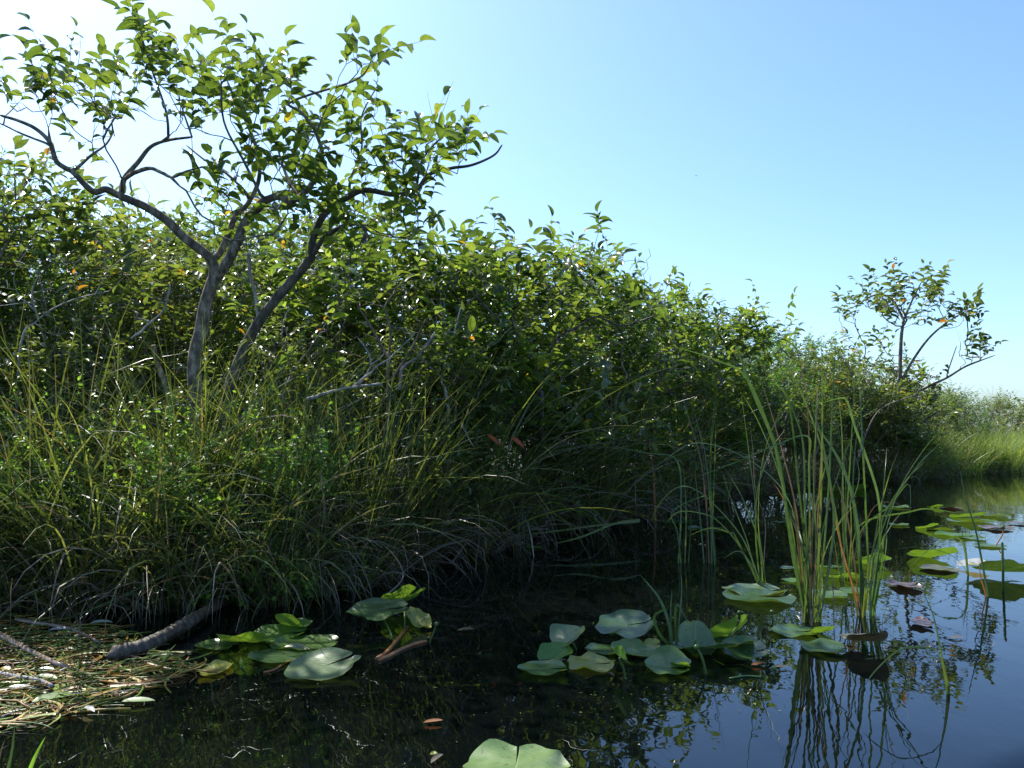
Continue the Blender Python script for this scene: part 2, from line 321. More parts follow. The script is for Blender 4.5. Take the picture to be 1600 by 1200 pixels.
def ribbon(acc, pts, wid, face=None, twist=0.0, fold=.25, prof=None):
    """one broad blade with a folded section along a smooth path"""
    c = catmull(pts, 6); n = len(c); T = unit(np.gradient(c, axis=0)); s = np.linspace(0, 1, n)
    f = np.array(face if face is not None else (0.25, -1, .25)); S = unit(np.cross(T, f)); Nn = np.cross(S, T)
    a_ = twist*s; S2 = S*np.cos(a_)[:, None] + Nn*np.sin(a_)[:, None]; N2 = np.cross(S2, T)
    pr = np.interp(s, *(prof or ([0, .1, .65, .9, 1], [.8, 1, .85, .45, .04])))
    ww = (wid*pr*.5)[:, None]
    V = np.stack([c+S2*ww+N2*ww*fold, c, c-S2*ww+N2*ww*fold], 1).reshape(-1, 3)
    i = ((np.arange(n-1)*3)[:, None]+np.arange(2)[None]).ravel()
    acc.add(V, np.stack([i, i+1, i+4, i+3], 1))

def grow(seeds, tips, step=.14, rtip=.0028, expo=.45, upward=.35):
    """branch skeleton: seed limbs first, then a path out to every tip from the nearest wood.
    returns wood mesh data and the tips' directions"""
    cap = 40000; pos = np.zeros((cap, 3)); par = np.full(cap, -1); dr = np.zeros((cap, 3)); mn = np.zeros(cap); n = 0
    for k, (pts, r0, r1) in enumerate(seeds):
        c = catmull(pts, max(2, int(6))); L = len(c)
        if k: pr = int(np.argmin(np.linalg.norm(pos[:n]-c[0], axis=1)))
        else: pr = -1
        for i in range(0 if (k == 0) else 1, L):
            pos[n] = c[i]; par[n] = pr
            dr[n] = unit(c[i]-pos[pr]) if pr >= 0 else unit(c[1]-c[0])
            mn[n] = r0+(r1-r0)*i/(L-1); pr = n; n += 1
    b0 = pos[0].copy(); ordr = np.argsort(np.linalg.norm(tips-b0, axis=1)); tipn = []
    for ti in ordr:
        tp = tips[ti]; v = tp-pos[:n]; dd = np.linalg.norm(v, axis=1)+1e-6
        cs = np.sum(v*dr[:n], 1)/dd
        cost = dd*(1.5-.6*cs) + .10*np.linalg.norm(pos[:n]-b0, axis=1)*0
        j = int(np.argmin(cost)); m_ = max(1, int(round(dd[j]/step)))
        p0 = pos[j].copy(); L = dd[j]
        d0 = unit(dr[j]*.5 + v[j]/L*.8 + rng.normal(0, .25, 3)); c1_ = p0+d0*L*.45; c2_ = tp - (np.array([0, 0, 1.])*upward + unit(v[j])*.5)*L*.35 + rng.normal(0, .06, 3)*L
        pr = j
        for i in range(1, m_+1):
            t = i/m_; q = (1-t)**3*p0+3*(1-t)**2*t*c1_+3*(1-t)*t*t*c2_+t**3*tp
            if i < m_: q = q + rng.normal(0, .012, 3)
            pos[n] = q; par[n] = pr; dr[n] = unit(q-pos[pr]); pr = n; n += 1
        tipn.append(pr)
        if n > cap-200: break
    cnt = np.zeros(n)
    hasch = np.zeros(n, bool); hasch[par[:n][par[:n] >= 0]] = True
    cnt[~hasch] = 1; main = np.full(n, -1); best = np.zeros(n)
    for i in range(n-1, 0, -1):
        q = par[i]
        if q >= 0:
            cnt[q] += cnt[i]
            if cnt[i] > best[q]: best[q] = cnt[i]; main[q] = i
    rad = np.maximum(rtip*cnt**expo, mn[:n])
    acc = Acc(); starts = [0]+[i for i in range(1, n) if main[par[i]] != i]
    for s0 in starts:
        ch = [s0]
        while main[ch[-1]] >= 0: ch.append(main[ch[-1]])
        pts = pos[ch]; rr = rad[ch]
        if par[s0] >= 0: pts = np.vstack([pos[par[s0]], pts]); rr = np.concatenate([[min(rad[par[s0]]*.8, rr[0]*1.35)], rr])
        if len(pts) < 2: continue
        rr = rr.copy(); rr[-1] *= .6
        tube(acc, pts, rr, 9 if rr[0] > .03 else 6 if rr[0] > .012 else 4 if rr[0] > .005 else 3)
    return acc, pos[tipn], dr[tipn]
def twigs(wood, fol, tp, td, tl, K, LL, wid=.42, fold=.2, droop=.25, hi=True, upw=.45, rad=.0022, nj=.35, bare=0.0):
    """a leafy twig at every tip: leaves in two ranks"""
    N = len(tp); up = np.array([0, 0, 1.])
    d = unit(td*.6 + up*upw + rng.normal(0, .35, (N, 3))); L = tl*rng.uniform(.6, 1.4, N)
    bendv = rng.normal(0, .15, (N, 3)) + up*.1
    def at(t): return tp[:, None] + d[:, None]*(L[:, None]*t)[..., None] + bendv[:, None]*(L[:, None]*t*t)[..., None]
    s = np.array([0, .35, .7, 1.0]); c = at(np.broadcast_to(s, (N, 4))); a0 = unit(np.cross(d, rng.normal(0, 1, (N, 3)))); a1 = np.cross(d, a0)
    ring = []
    for th in (0, 2.09, 4.19): ring.append(a0*math.cos(th)+a1*math.sin(th))
    rg = np.stack(ring, 1); rr = rad*np.array([1.1, .9, .7, .35])
    V = c[:, :, None] + rg[:, None]*rr[None, :, None, None]
    f = [];
    for i in range(3):
        for j in range(3): f.append((i*3+j, i*3+(j+1) % 3, (i+1)*3+(j+1) % 3, (i+1)*3+j))
    wood.add(V.reshape(-1, 3), (np.array(f)[None]+(np.arange(N)*12)[:, None, None]).reshape(-1, 4))
    if bare: keep0 = rng.random(N) > bare
    else: keep0 = np.ones(N, bool)
    side = unit(np.cross(d, up) + 1e-3)
    roll = rng.normal(0, .35, (N, 1)); side = unit(side + up*roll)
    t = (np.arange(K)+.6)/K; t = np.clip(t[None] + rng.normal(0, .03, (N, K)), .05, 1.02)
    pp = at(t); sg = np.where(np.arange(K) % 2, 1., -1.)[None, :, None]
    last = (np.arange(K) == K-1)[None, :, None]
    dv = side[:, None]*sg*np.where(last, .15, .85) + d[:, None]*np.where(last, 1.0, .55) + rng.normal(0, .22, (N, K, 3)) - up*.08
    nn = up + rng.normal(0, nj, (N, K, 3)) + unit(np.cross(side, d))[:, None]*.3
    ln = LL*rng.uniform(.65, 1.2, (N, K))*np.interp(t, [0, .5, 1], [.85, 1.05, .85])
    keep = (rng.random((N, K)) > .08) & keep0[:, None]
    leaves(fol, pp[keep], dv[keep], np.broadcast_to(nn, pp.shape)[keep], ln[keep], wid, fold, droop, hi)

# ------------------------------------------------------------------ tree kinds
def bush_meshes(kind, H, Rr, ntips, seed):
    global rng
    rng = np.random.default_rng(seed)
    ns = rng.integers(3, 6); seeds = []
    for k in range(ns):
        az = k/ns*6.283 + rng.uniform(0, 1); tl = rng.uniform(.35, .75)*Rr; hh = H*rng.uniform(.45, .62)
        b = np.array([math.cos(az)*.08, math.sin(az)*.08, -.1]) if k else np.zeros(3)+[0, 0, -.1]
        e = np.array([math.cos(az)*tl, math.sin(az)*tl, hh]); md = (b+e)/2 + rng.normal(0, .1, 3)
        seeds.append(([b, b*.6+md*.4+rng.normal(0, .05, 3), md, md*.45+e*.55+rng.normal(0, .08, 3), e], .035*H/3, .014*H/3))
    # uneven crown: clumps scattered in an ellipsoid, tips around the clumps
    nc = 17; cl = []
    while len(cl) < nc:
        q = rng.uniform(-1, 1, 3)
        if q@q > 1 or q@q < .12: continue
        cl.append(q)
    cl = np.array(cl)*[Rr*.92, Rr*.92, H*.43] + [0, 0, H*.53]
    cl = cl[cl[:, 2] > .12*H]
    tips = cl[rng.integers(0, len(cl), ntips)] + rng.normal(0, 1, (ntips, 3))*[.17*Rr, .17*Rr, .065*H]
    sp = rng.random(ntips) < .025; tips[sp, 2] += rng.uniform(.03, .09, sp.sum())*H
    tips = tips[(tips[:, 2] > .12)]
    wood, tp, td = grow(seeds, tips, step=.16, rtip=.0036)
    fol = Acc()
    if kind == 'apple': twigs(wood, fol, tp, td, .30, 8, .142, .46, .34, .34, True, upw=.28, bare=.18)
    elif kind == 'apple_far': twigs(wood, fol, tp, td, .32, 9, .125, .44, .3, .25, False, upw=.3, bare=.1)
    elif kind == 'willow': twigs(wood, fol, tp, td, .30, 16, .072, .34, .15, .25, False, upw=.4, rad=.0015, nj=.5, bare=.08)
    elif kind == 'myrtle': twigs(wood, fol, tp, td, .34, 18, .062, .2, .1, .1, False, upw=.75, rad=.0013, nj=.6, bare=.12)
    wm = wood.mesh('trunk'); wm.materials.append(M['bark_dark' if kind == 'willow' else 'bark'])
    fm = fol.mesh('crown'); fm.materials.append(M[{'apple': 'apple', 'apple_far': 'apple_far', 'willow': 'willow', 'myrtle': 'myrtle'}[kind]])
    return wm, fm
KN = {}
KN['apple'] = [bush_meshes('apple', 3.1, 1.25, 430, 11), bush_meshes('apple', 2.8, 1.35, 400, 12), bush_meshes('apple', 3.3, 1.15, 430, 13)]
KN['apple_far'] = [bush_meshes('apple_far', 3.0, 1.4, 380, 21), bush_meshes('apple_far', 2.6, 1.3, 340, 22)]
KN['willow'] = [bush_meshes('willow', 3.0, 1.3, 480, 31), bush_meshes('willow', 2.7, 1.4, 440, 32)]
KN['myrtle'] = [bush_meshes('myrtle', 3.3, 1.1, 420, 41), bush_meshes('myrtle', 3.0, 1.2, 380, 42)]
HT = {'apple': [3.1, 2.8, 3.3], 'apple_far': [3.0, 2.6], 'willow': [3.0, 2.7], 'myrtle': [3.3, 3.0]}
NM = {'apple': 'pond_apple_bush', 'apple_far': 'pond_apple_bush', 'willow': 'willow_bush', 'myrtle': 'wax_myrtle_bush'}
#        kind, px, D, top py, width factor, label
BUSHES = [
 ('apple', 652, 8.1, 322, 1.0, 'tall glossy pond apple bush just right of the big forked tree'),
 ('apple', 775, 8.8, 345, 1.0, 'broad pond apple bush behind the dark drooping sawgrass tussocks'),
 ('apple', 890, 10.0, 365, 1.0, 'glossy pond apple bush with bare forking limbs in mid thicket'),
 ('apple', 985, 11.4, 392, .95, 'pond apple bush with sprigs standing proud where the skyline drops'),
 ('apple', 1065, 12.6, 452, .95, 'darker pond apple bush left of the bright small-leaved bushes'),
 ('willow', 1135, 13.8, 478, .95, 'bright green small-leaved bush behind the tall bent cattail leaf'),
 ('willow', 1215, 15.4, 503, 1.0, 'bright rounded small-leaved bush behind the cattail clump'),
 ('apple_far', 1290, 16.8, 528, .95, 'mixed green bush between bright bushes and lone right tree'),
 ('apple_far', 1350, 18.2, 548, .95, 'low bush with greyish leaves directly left of the right tree trunk'),
 ('apple_far', 1432, 20.5, 592, .85, 'low bush just right of the lone right tree'),
 ('willow', 1482, 22.0, 596, .9, 'small rounded bush at start of the far marsh grass'),
 ('myrtle', 1530, 24.0, 598, .9, 'thin yellowish bush above the far bright marsh grass'),
 ('apple_far', 1580, 26.0, 608, .95, 'farthest dark bush at the right end of the treeline'),
 ('willow', 1650, 27.0, 612, .95, 'bush cut off at right end of the far treeline'),
 ('apple', 585, 9.2, 318, 1.0, 'pond apple bush seen through the right stem of the forked tree'),
 ('apple', 500, 8.6, 405, .9, 'lower pond apple bush right behind the leaning tree stem'),
 ('apple_far', 410, 9.4, 318, 1.05, 'green bush filling the gap between the two forked stems'),
 ('myrtle', 305, 9.8, 292, 1.05, 'feathery pale bush seen left of the main trunk below the long limb'),
 ('myrtle', 215, 8.8, 318, 1.05, 'feathery yellowish bush under the long left limb'),
 ('apple_far', 118, 8.6, 272, 1.1, 'dense sparkling bush under the left end of the long limb'),
 ('apple_far', 18, 8.0, 242, 1.1, 'dense bush at the left edge below the overhanging branches'),
 ('willow', -70, 7.4, 235, 1.0, 'tall bush cut by the left edge'),
 ('apple_far', 55, 7.2, 420, .85, 'low bush rising out of the left sawgrass'),
 ('apple_far', 190, 7.4, 440, .8, 'low bush with yellow leaves left of the main trunk'),
 ('apple_far', 118, 6.5, 505, .75, 'small leafy bush standing up out of the left sawgrass'),
 ('apple_far', 445, 6.9, 500, .75, 'small leafy bush between the leaning stem and the rush clumps'),
 ('apple_far', 640, 7.3, 500, .75, 'small leafy bush right of the bleached lying branch'),
 ('willow', 700, 7.6, 490, .75, 'low shaded bush behind the upright rush clump'),
 ('willow', 830, 8.9, 500, .8, 'low shaded bush behind the drooping sawgrass'),
 ('apple', 960, 10.3, 520, .8, 'low overhanging bush shading the water in mid bank'),
 ('willow', 1050, 11.6, 560, .75, 'low dark bush beside the orange sedge leaf'),
 ('willow', 1120, 12.9, 575, .8, 'low leafy bush behind the cattails at the water'),
 ('apple_far', 1235, 14.5, 600, .75, 'low bush at the water behind the cattail clump'),
 ('apple_far', 1310, 16.0, 620, .75, 'low bush overhanging the dark water left of the right tree'),
 ('willow', 1180, 13.3, 640, .8, 'lowest small-leaved bush touching the shaded water left of the cattail clump'),
 ('apple_far', 1270, 15.0, 655, .85, 'lowest bush touching the shaded water behind the cattail clump'),
 ('willow', 1350, 16.3, 660, .85, 'lowest bush touching the water left of the right tree base'),
 ('apple_far', 1095, 12.0, 640, .8, 'lowest dark bush at the water left of the tall bent cattail leaf'),
 ('willow', 1428, 17.6, 672, .8, 'lowest bush at the water just right of the right tree base'),
 ('apple', 1400, 16.4, 606, .85, 'green bush hiding the lower trunk of the lone right tree'),
 ('apple_far', 1338, 16.2, 588, .85, 'rounded bush left of the lone right tree, its top at the fork height'),
 ('apple_far', 1385, 17.4, 640, .7, 'low dark bush wrapped round the right tree base'),
]
BACK = [('apple_far', 1130, 15.5, 560), ('willow', 1200, 17, 575), ('apple_far', 1270, 18, 585), ('willow', 1330, 19, 600), ('apple_far', 1385, 20, 610), ('willow', 1060, 14.2, 545), ('apple_far', 700, 12, 372), ('apple_far', 820, 12.6, 376), ('willow', 930, 14, 402), ('apple_far', 1030, 15.5, 438), ('willow', 1110, 17, 488),
        ('apple_far', 1180, 19, 508), ('apple_far', 1260, 20.5, 532), ('willow', 1340, 22.5, 565), ('apple_far', 1400, 24, 585), ('apple_far', 1465, 27, 600), ('willow', 1535, 30, 608),
        ('myrtle', 380, 13, 345), ('willow', 470, 12.5, 352), ('apple_far', 560, 12.6, 345), ('apple_far', 250, 12.5, 345), ('willow', 180, 10.5, 330), ('apple_far', 350, 11.5, 335), ('willow', 440, 10.8, 340), ('willow', 150, 12, 320), ('apple_far', 50, 11, 265), ('willow', -60, 10.5, 245),
        ('apple_far', 1620, 33, 625), ('willow', 1700, 36, 630), ('apple_far', -180, 8, 230), ('apple', -300, 7.5, 230), ('willow', 1760, 32, 620)]
made = {}
def place_bush(kind, px, D, top, wf, label, group):
    i = made.get(kind, 0); made[kind] = i+1; v = i % len(KN[kind]); wm, fm = KN[kind][v]
    ptop = P(px, top, D); g0 = .12; s = (ptop[2]-g0)/(HT[kind][v]*1.06)
    s = max(.3, s); r = random.Random(int(px*7+D*13)); rz = r.uniform(0, 6.283)
    wfac = wf*min(1.35, max(.8, 1.05/s**.5)) if s < 1.6 else wf*.9
    o = empty(NM[kind], (ptop[0], D, g0), rz, (s*wfac, s*wfac, s))
    link_mesh('trunk', wm, o); link_mesh('crown', fm, o)
    tag(o, label, 'bush', group); return o
for k, px, D, top, wf, lab in BUSHES:
    place_bush(k, px, D, top, wf, lab, 'bushes of the thicket along the bank')
for k, px, D, top in BACK:
    place_bush(k, px, D, top, 1.1, 'back bush of the thicket only showing between front bushes', 'bushes behind the front row of the thicket')

# ------------------------------------------------------------------ the forked pond apple tree
rng = np.random.default_rng(101)
TD = 6.3
def tr(pts, d0=0.0, d1=0.0):
    n_ = len(pts); return [P(x, y, TD+d0+(d1-d0)*i/max(1, n_-1)) for i, (x, y) in enumerate(pts)]
base = P(306, 640, TD).copy(); base[2] = .05
seeds = [
 ([base, np.array([base[0]+.02, TD, .75])] + tr([(305, 620), (305, 559), (314, 519), (321, 478), (333, 438)]), .062, .050),
 (tr([(333, 438), (354, 411), (371, 377), (385, 345), (398, 330), (412, 314)], 0, -.05), .044, .036),
 (tr([(412, 314), (435, 307), (456, 315), (479, 297), (500, 267), (503, 235), (490, 200)], -.05, -.3), .032, .012),
 (tr([(333, 438), (331, 407), (287, 370), (260, 344), (225, 322), (189, 307), (166, 296), (148, 300), (132, 288), (115, 270), (89, 253), (78, 223), (57, 202), (30, 189), (0, 180)], 0, -.5), .040, .010),
 (tr([(78, 226), (34, 209), (0, 193), (-30, 186)], -.4, -.1), .010, .005),
 (tr([(189, 307), (194, 280), (216, 253), (236, 229), (263, 219), (300, 214)], -.2, .3), .024, .010),
 (tr([(203, 272), (233, 263), (253, 270), (270, 277), (290, 268), (320, 260)], -.15, -.5), .018, .008),
 (tr([(115, 268), (142, 243), (165, 226), (178, 205)], -.3, .2), .014, .007),
 (tr([(331, 407), (344, 394), (358, 363), (368, 337), (388, 317), (405, 277), (400, 230), (380, 180), (358, 135)], .03, .4), .030, .010),
 (tr([(385, 300), (350, 268), (320, 250), (290, 226)], .1, .5), .013, .006),
 (tr([(466, 307), (450, 280), (439, 250), (430, 215)], -.1, .3), .015, .008),
 (tr([(490, 200), (470, 175), (451, 162), (484, 148), (528, 135), (555, 125), (572, 111), (586, 81)], -.3, -.4), .012, .005),
 (tr([(263, 219), (262, 190), (256, 162), (236, 105), (223, 61), (213, 20)], .1, .1), .012, .005),
 (tr([(412, 314), (380, 250), (350, 190), (345, 120)], -.1, -.5), .014, .006),
 (tr([(300, 214), (285, 170), (275, 130)], .3, .4), .010, .005),
]
b2 = P(345, 640, TD+.15).copy(); b2[2] = .05
seedsB = [
 ([b2, np.array([b2[0]-.01, TD+.12, .7])] + tr([(358, 613), (368, 579), (385, 539), (405, 502), (439, 458), (466, 428), (487, 402)], .1, .1), .050, .036),
 (tr([(487, 402), (490, 370), (508, 334), (545, 307), (572, 297), (616, 304), (650, 297), (670, 273), (704, 263), (737, 258), (771, 243), (785, 226)], .1, -.2), .032, .006),
 (tr([(545, 307), (548, 280), (565, 233), (565, 182), (589, 135)], .1, .3), .014, .005),
 (tr([(487, 402), (500, 380), (515, 364), (545, 351), (565, 352), (575, 371)], .1, -.3), .024, .014),
 (tr([(650, 297), (660, 250), (690, 215), (720, 200)], -.1, .2), .011, .005),
]
def poly_pts(polys, N, djit):
    out = []
    for pl, frac, d0 in polys:
        pl = np.array(pl, float); k = 0; want = int(N*frac); mnx, mny = pl.min(0); mxx, mxy = pl.max(0)
        while k < want:
            x, y = rng.uniform(mnx, mxx), rng.uniform(mny, mxy); c = False; j = len(pl)-1
            for i in range(len(pl)):
                if ((pl[i, 1] > y) != (pl[j, 1] > y)) and (x < (pl[j, 0]-pl[i, 0])*(y-pl[i, 1])/(pl[j, 1]-pl[i, 1]) + pl[i, 0]): c = not c
                j = i
            if c: out.append(P(x, y, TD+d0+rng.normal(0, djit))); k += 1
    return np.array(out)
tipsA = poly_pts([
 ([(-10, 125), (75, 95), (150, 100), (190, 150), (180, 205), (90, 200), (0, 170)], .20, -.3),
 ([(150, 110), (230, 90), (330, 110), (330, 210), (260, 200), (180, 205)], .17, 0),
 ([(205, 30), (225, 30), (262, 120), (225, 110), (205, 60)], .05, .1),
 ([(240, 60), (290, 80), (300, 120), (250, 120)], .035, .2),
 ([(320, 85), (375, 75), (410, 120), (420, 190), (330, 200), (310, 140)], .14, .1),
 ([(400, 110), (470, 160), (510, 215), (500, 290), (430, 300), (385, 250), (380, 170)], .24, 0),
 ([(340, 240), (470, 250), (480, 330), (420, 400), (350, 380)], .15, .1),
 ([(430, 90), (460, 90), (475, 150), (440, 160)], .03, -.2),
 ([(60, 195), (180, 200), (170, 260), (110, 250)], .03, -.2),
 ([(300, 240), (360, 300), (340, 380), (290, 330)], .03, .2),
 ([(525, 80), (590, 75), (590, 110), (520, 130)], .035, -.4)], 175, .40)
tipsB = poly_pts([
 ([(545, 150), (590, 150), (600, 300), (540, 300)], .2, .1),
 ([(590, 220), (650, 200), (745, 215), (730, 250), (640, 310), (590, 310)], .38, 0),
 ([(500, 300), (600, 300), (680, 300), (640, 400), (520, 420), (480, 360)], .42, 0)], 100, .36)
root = empty('pond_apple_tree', base)
tag(root, 'large forked pond apple tree with pale bark leaning over the left sawgrass', 'tree')
def built_tree(seeds_, tips_, rt, hi_mat='apple', tl=.27, K=6, LL=.128, bark='bark', rtip=.0028):
    wood, tp, td = grow(seeds_, tips_, step=.10, rtip=rtip, upward=.5); fol = Acc()
    twigs(wood, fol, tp, td, tl, K, LL, .50, .42, .42, True, upw=.6, nj=.42, bare=.13)
    o0 = np.array(rt.location); wood.v = [v-o0 for v in wood.v]; fol.v = [v-o0 for v in fol.v]
    wood.build('trunk', M[bark], rt); fol.build('crown', M[hi_mat], rt)
built_tree(seeds, tipsA, root)
rootB = empty('pond_apple_tree', b2)
tag(rootB, 'leaning dark-barked pond apple stem right of the main trunk, its limb reaching right', 'tree')
built_tree(seedsB, tipsB, rootB, bark='bark_dark')

# the lone tree on the right
TD = 17.0
b3 = P(1398, 735, TD).copy(); b3[2] = .1
seedsC = [
 ([b3] + tr([(1400, 700), (1404, 640), (1406, 590), (1408, 530), (1412, 500)]), .065, .028),
 (tr([(1406, 600), (1425, 565), (1450, 530), (1478, 505), (1510, 485)], 0, -.6), .032, .012),
 (tr([(1412, 500), (1395, 470), (1370, 460), (1330, 482)], 0, .5), .03, .012),
 (tr([(1412, 500), (1425, 470), (1440, 440)], 0, 0), .03, .012),
 (tr([(1404, 640), (1440, 610), (1480, 590), (1510, 572), (1555, 555)], 0, -.8), .035, .010),
 (tr([(1404, 650), (1370, 620), (1340, 600), (1320, 560)], 0, .5), .04, .015),
 (tr([(1400, 690), (1440, 660), (1470, 640)], 0, -.6), .035, .015),
 (tr([(1478, 590), (1488, 560), (1495, 540)], -.4, -.5), .015, .008),
]
tipsC = poly_pts([
 ([(1300, 475), (1345, 475), (1350, 500), (1310, 500)], .05, .3),
 ([(1350, 455), (1400, 440), (1470, 445), (1480, 480), (1440, 510), (1380, 510), (1350, 490)], .38, 0),
 ([(1470, 480), (1535, 470), (1530, 495), (1480, 520)], .10, -.4),
 ([(1490, 520), (1545, 535), (1560, 560), (1500, 570)], .09, -.6),
 ([(1310, 540), (1400, 520), (1410, 580), (1320, 590)], .10, .3),
 ([(1330, 600), (1460, 590), (1480, 660), (1340, 680)], .28, 0)], 150, .5)
rootC = empty('pond_apple_tree', b3)
tag(rootC, 'lone open-crowned pond apple tree rising above the low bank at right', 'tree')
built_tree(seedsC, tipsC, rootC, hi_mat='apple_far', bark='bark', tl=.42, K=8, LL=.165, rtip=.006)
TD = 6.3

# ------------------------------------------------------------------ sawgrass tussocks
def tussock_meshes(kind, seed):
    global rng
    rng = np.random.default_rng(seed); a = Acc(); dd = Acc()
    N, H, tt, bb, wd, nd = {'arch': (115, 1.85, .3, 1.35, .0115, 40), 'up': (150, 1.65, .13, .5, .010, 26), 'droop': (110, 1.55, .35, 1.45, .0105, 55), 'marsh': (230, 1.0, .22, .7, .010, 25)}[kind]
    def bs(n_, r_): th = rng.uniform(0, 6.283, n_); q = r_*np.sqrt(rng.random(n_)); return np.stack([np.cos(th)*q, np.sin(th)*q, np.zeros(n_)-.05], -1), th
    r_ = .16 if kind != 'marsh' else .4
    b, th = bs(N, r_)
    blades(a, b, th+rng.normal(0, .6, N), H*rng.uniform(.35, 1.2, N), np.abs(rng.normal(tt, tt*.6, N)), np.abs(rng.normal(bb, bb*.45, N)), wd*rng.uniform(.5, 1.6, N), 9)
    if kind in ('arch', 'up'):     # a few long coarse blades that outreach the rest
        b, th = bs(9, r_)
        blades(a, b, th+rng.normal(0, .8, 9), H*rng.uniform(1.0, 1.4, 9), np.abs(rng.normal(.45, .2, 9)), np.abs(rng.normal(1.3, .4, 9)), rng.uniform(.011, .016, 9), 12)
    b, th = bs(nd, r_*1.2)
    blades(dd, b, th+rng.normal(0, .5, nd), H*rng.uniform(.4, .95, nd), np.abs(rng.normal(.45, .25, nd)), np.abs(rng.normal(1.9, .5, nd)), wd*rng.uniform(.5, 1.5, nd), 9, rng.uniform(.3, 1.6, nd))
    am = a.mesh('blades'); am.materials.append(M['marsh' if kind == 'marsh' else 'saw'])
    dm = dd.mesh('dead_leaves'); dm.materials.append(M['dead'])
    return am, dm
TM = {k: [tussock_meshes(k, 50+10*i+j) for j in range(3)] for i, k in enumerate(('arch', 'up', 'droop', 'marsh'))}
TN = {'arch': 'sawgrass_tussock', 'up': 'rush_clump', 'droop': 'sawgrass_tussock', 'marsh': 'marsh_grass_clump'}
tc_ = {}
def tussock(kind, px, D, s, label, group, sz=None):
    i = tc_.get(kind, 0); tc_[kind] = i+1; am, dm = TM[kind][i % 3]
    x = (px-800)/F*D; z = max(-.02, min(.2, inland(x, D)*.4)); r = random.Random(int(px*31+D*101))
    o = empty(TN[kind], (x, D, z), r.uniform(0, 6.283), (s, s, sz or s))
    link_mesh('blades', am, o); link_mesh('dead_leaves', dm, o)
    tag(o, label, 'grass clump', group); return o
SG = [
 ('arch', -60, 5.15, 1.0, 'arching sawgrass tussock cut by the left edge above the debris'),
 ('arch', 40, 5.12, 1.0, 'arching sawgrass tussock directly above the bleached stalks'),
 ('up', 95, 5.6, .95, 'upright green tussock near the left edge at the waterline'),
 ('arch', 150, 5.1, .95, 'low arching tussock behind the half-sunk log, left of its middle'),
 ('droop', 235, 5.15, .95, 'drooping tussock hanging over the half-sunk log'),
 ('droop', 320, 5.2, 1.0, 'drooping tussock between the log and the left lily pads'),
 ('droop', 400, 5.3, 1.0, 'shaggy tussock with pale dead leaves above the left lily pads'),
 ('droop', 470, 5.7, .95, 'shaggy tussock whose grey dead leaves hang into the water'),
 ('up', 545, 5.95, .95, 'tall upright rush clump standing at the corner of the bank'),
 ('up', 590, 6.1, 1.05, 'tallest upright rush clump right of the bleached branch'),
 ('up', 500, 6.3, 1.0, 'upright rush clump below the bleached branch'),
 ('arch', 0, 6.0, 1.08, 'tall sawgrass tussock at left edge, second row from the water'),
 ('arch', 110, 6.1, 1.05, 'tall sawgrass tussock under the dense sparkling bush'),
 ('arch', 210, 6.1, 1.0, 'tall sawgrass tussock left of the main trunk foot'),
 ('arch', 285, 5.9, .82, 'sawgrass tussock in front of the main trunk foot'),
 ('arch', 365, 6.0, .85, 'sawgrass tussock in front of the leaning stem foot'),
 ('arch', 430, 6.5, 1.0, 'sawgrass tussock right of the leaning stem foot'),
 ('up', 60, 6.7, 1.1, 'upright tussock in third row at far left'),
 ('up', 165, 6.8, 1.05, 'upright tussock in third row before the feathery bush'),
 ('arch', 640, 6.9, .95, 'sawgrass tussock right of the upright rush clumps'),
 ('droop', 690, 7.3, 1.0, 'dark drooping tussock in the shaded bend of the bank'),
 ('droop', 745, 7.8, 1.05, 'dark mounded tussock left of the two red leaves'),
 ('droop', 800, 8.4, 1.1, 'dark mounded tussock with white dead leaves bending to the water'),
 ('droop', 860, 8.7, 1.15, 'largest dark mounded tussock in the middle of the bank'),
 ('arch', 910, 9.1, 1.1, 'sawgrass tussock right of the largest dark mound'),
 ('up', 705, 8.0, 1.2, 'upright clump behind the dark drooping tussocks'),
 ('up', 850, 9.3, 1.25, 'upright clump rising behind the largest dark mound'),
 ('up', 650, 6.6, 1.0, 'upright clump just right of the tallest rush clump'),
 ('arch', 735, 7.3, 1.1, 'tall arching tussock behind the dark mound, left of the red leaves'),
 ('arch', 790, 7.9, 1.15, 'tall arching tussock behind the two red leaves'),
 ('up', 920, 8.9, 1.15, 'upright clump on the right shoulder of the dark mound'),
 ('arch', 1000, 10.2, 1.1, 'arching tussock over the shaded water left of the orange sedge leaf'),
 ('arch', 1060, 11.2, 1.1, 'arching tussock behind the slim cattail stand'),
 ('up', 1120, 12.3, 1.0, 'upright clump between the fern and the cattails'),
 ('droop', 965, 9.9, .9, 'low tussock trailing over the shaded water by the orange leaf'),
 ('arch', 1015, 10.6, .9, 'low tussock beside the orange sedge leaf'),
 ('up', 1075, 11.9, .85, 'small upright clump left of the tall cattails'),
 ('arch', 1130, 13.0, .8, 'small tussock on the bank behind the tall cattails'),
 ('arch', 1230, 14.7, .8, 'small tussock at the shaded water behind the cattail clump'),
 ('arch', 1320, 16.2, .8, 'small tussock left of the right tree base'),
 ('droop', 1395, 16.5, .8, 'tussock hiding the foot of the right tree'),
 ('arch', 1365, 16.1, .8, 'tussock at the waterline just left of the right tree foot'),
 ('droop', 1290, 15.2, .8, 'drooping tussock on the shaded shore behind the second cattail clump'),
 ('droop', 1180, 13.4, .8, 'drooping tussock on the shaded shore left of the tallest cattails'),
 ('arch', 1425, 17.0, .8, 'tussock at the waterline just right of the right tree foot'),
 ('arch', 1455, 17.8, .7, 'small tussock right of the right tree base'),
]
for k, px, D, s, lab in SG: tussock(k, px, D, s, lab, 'grass tussocks along the near bank')
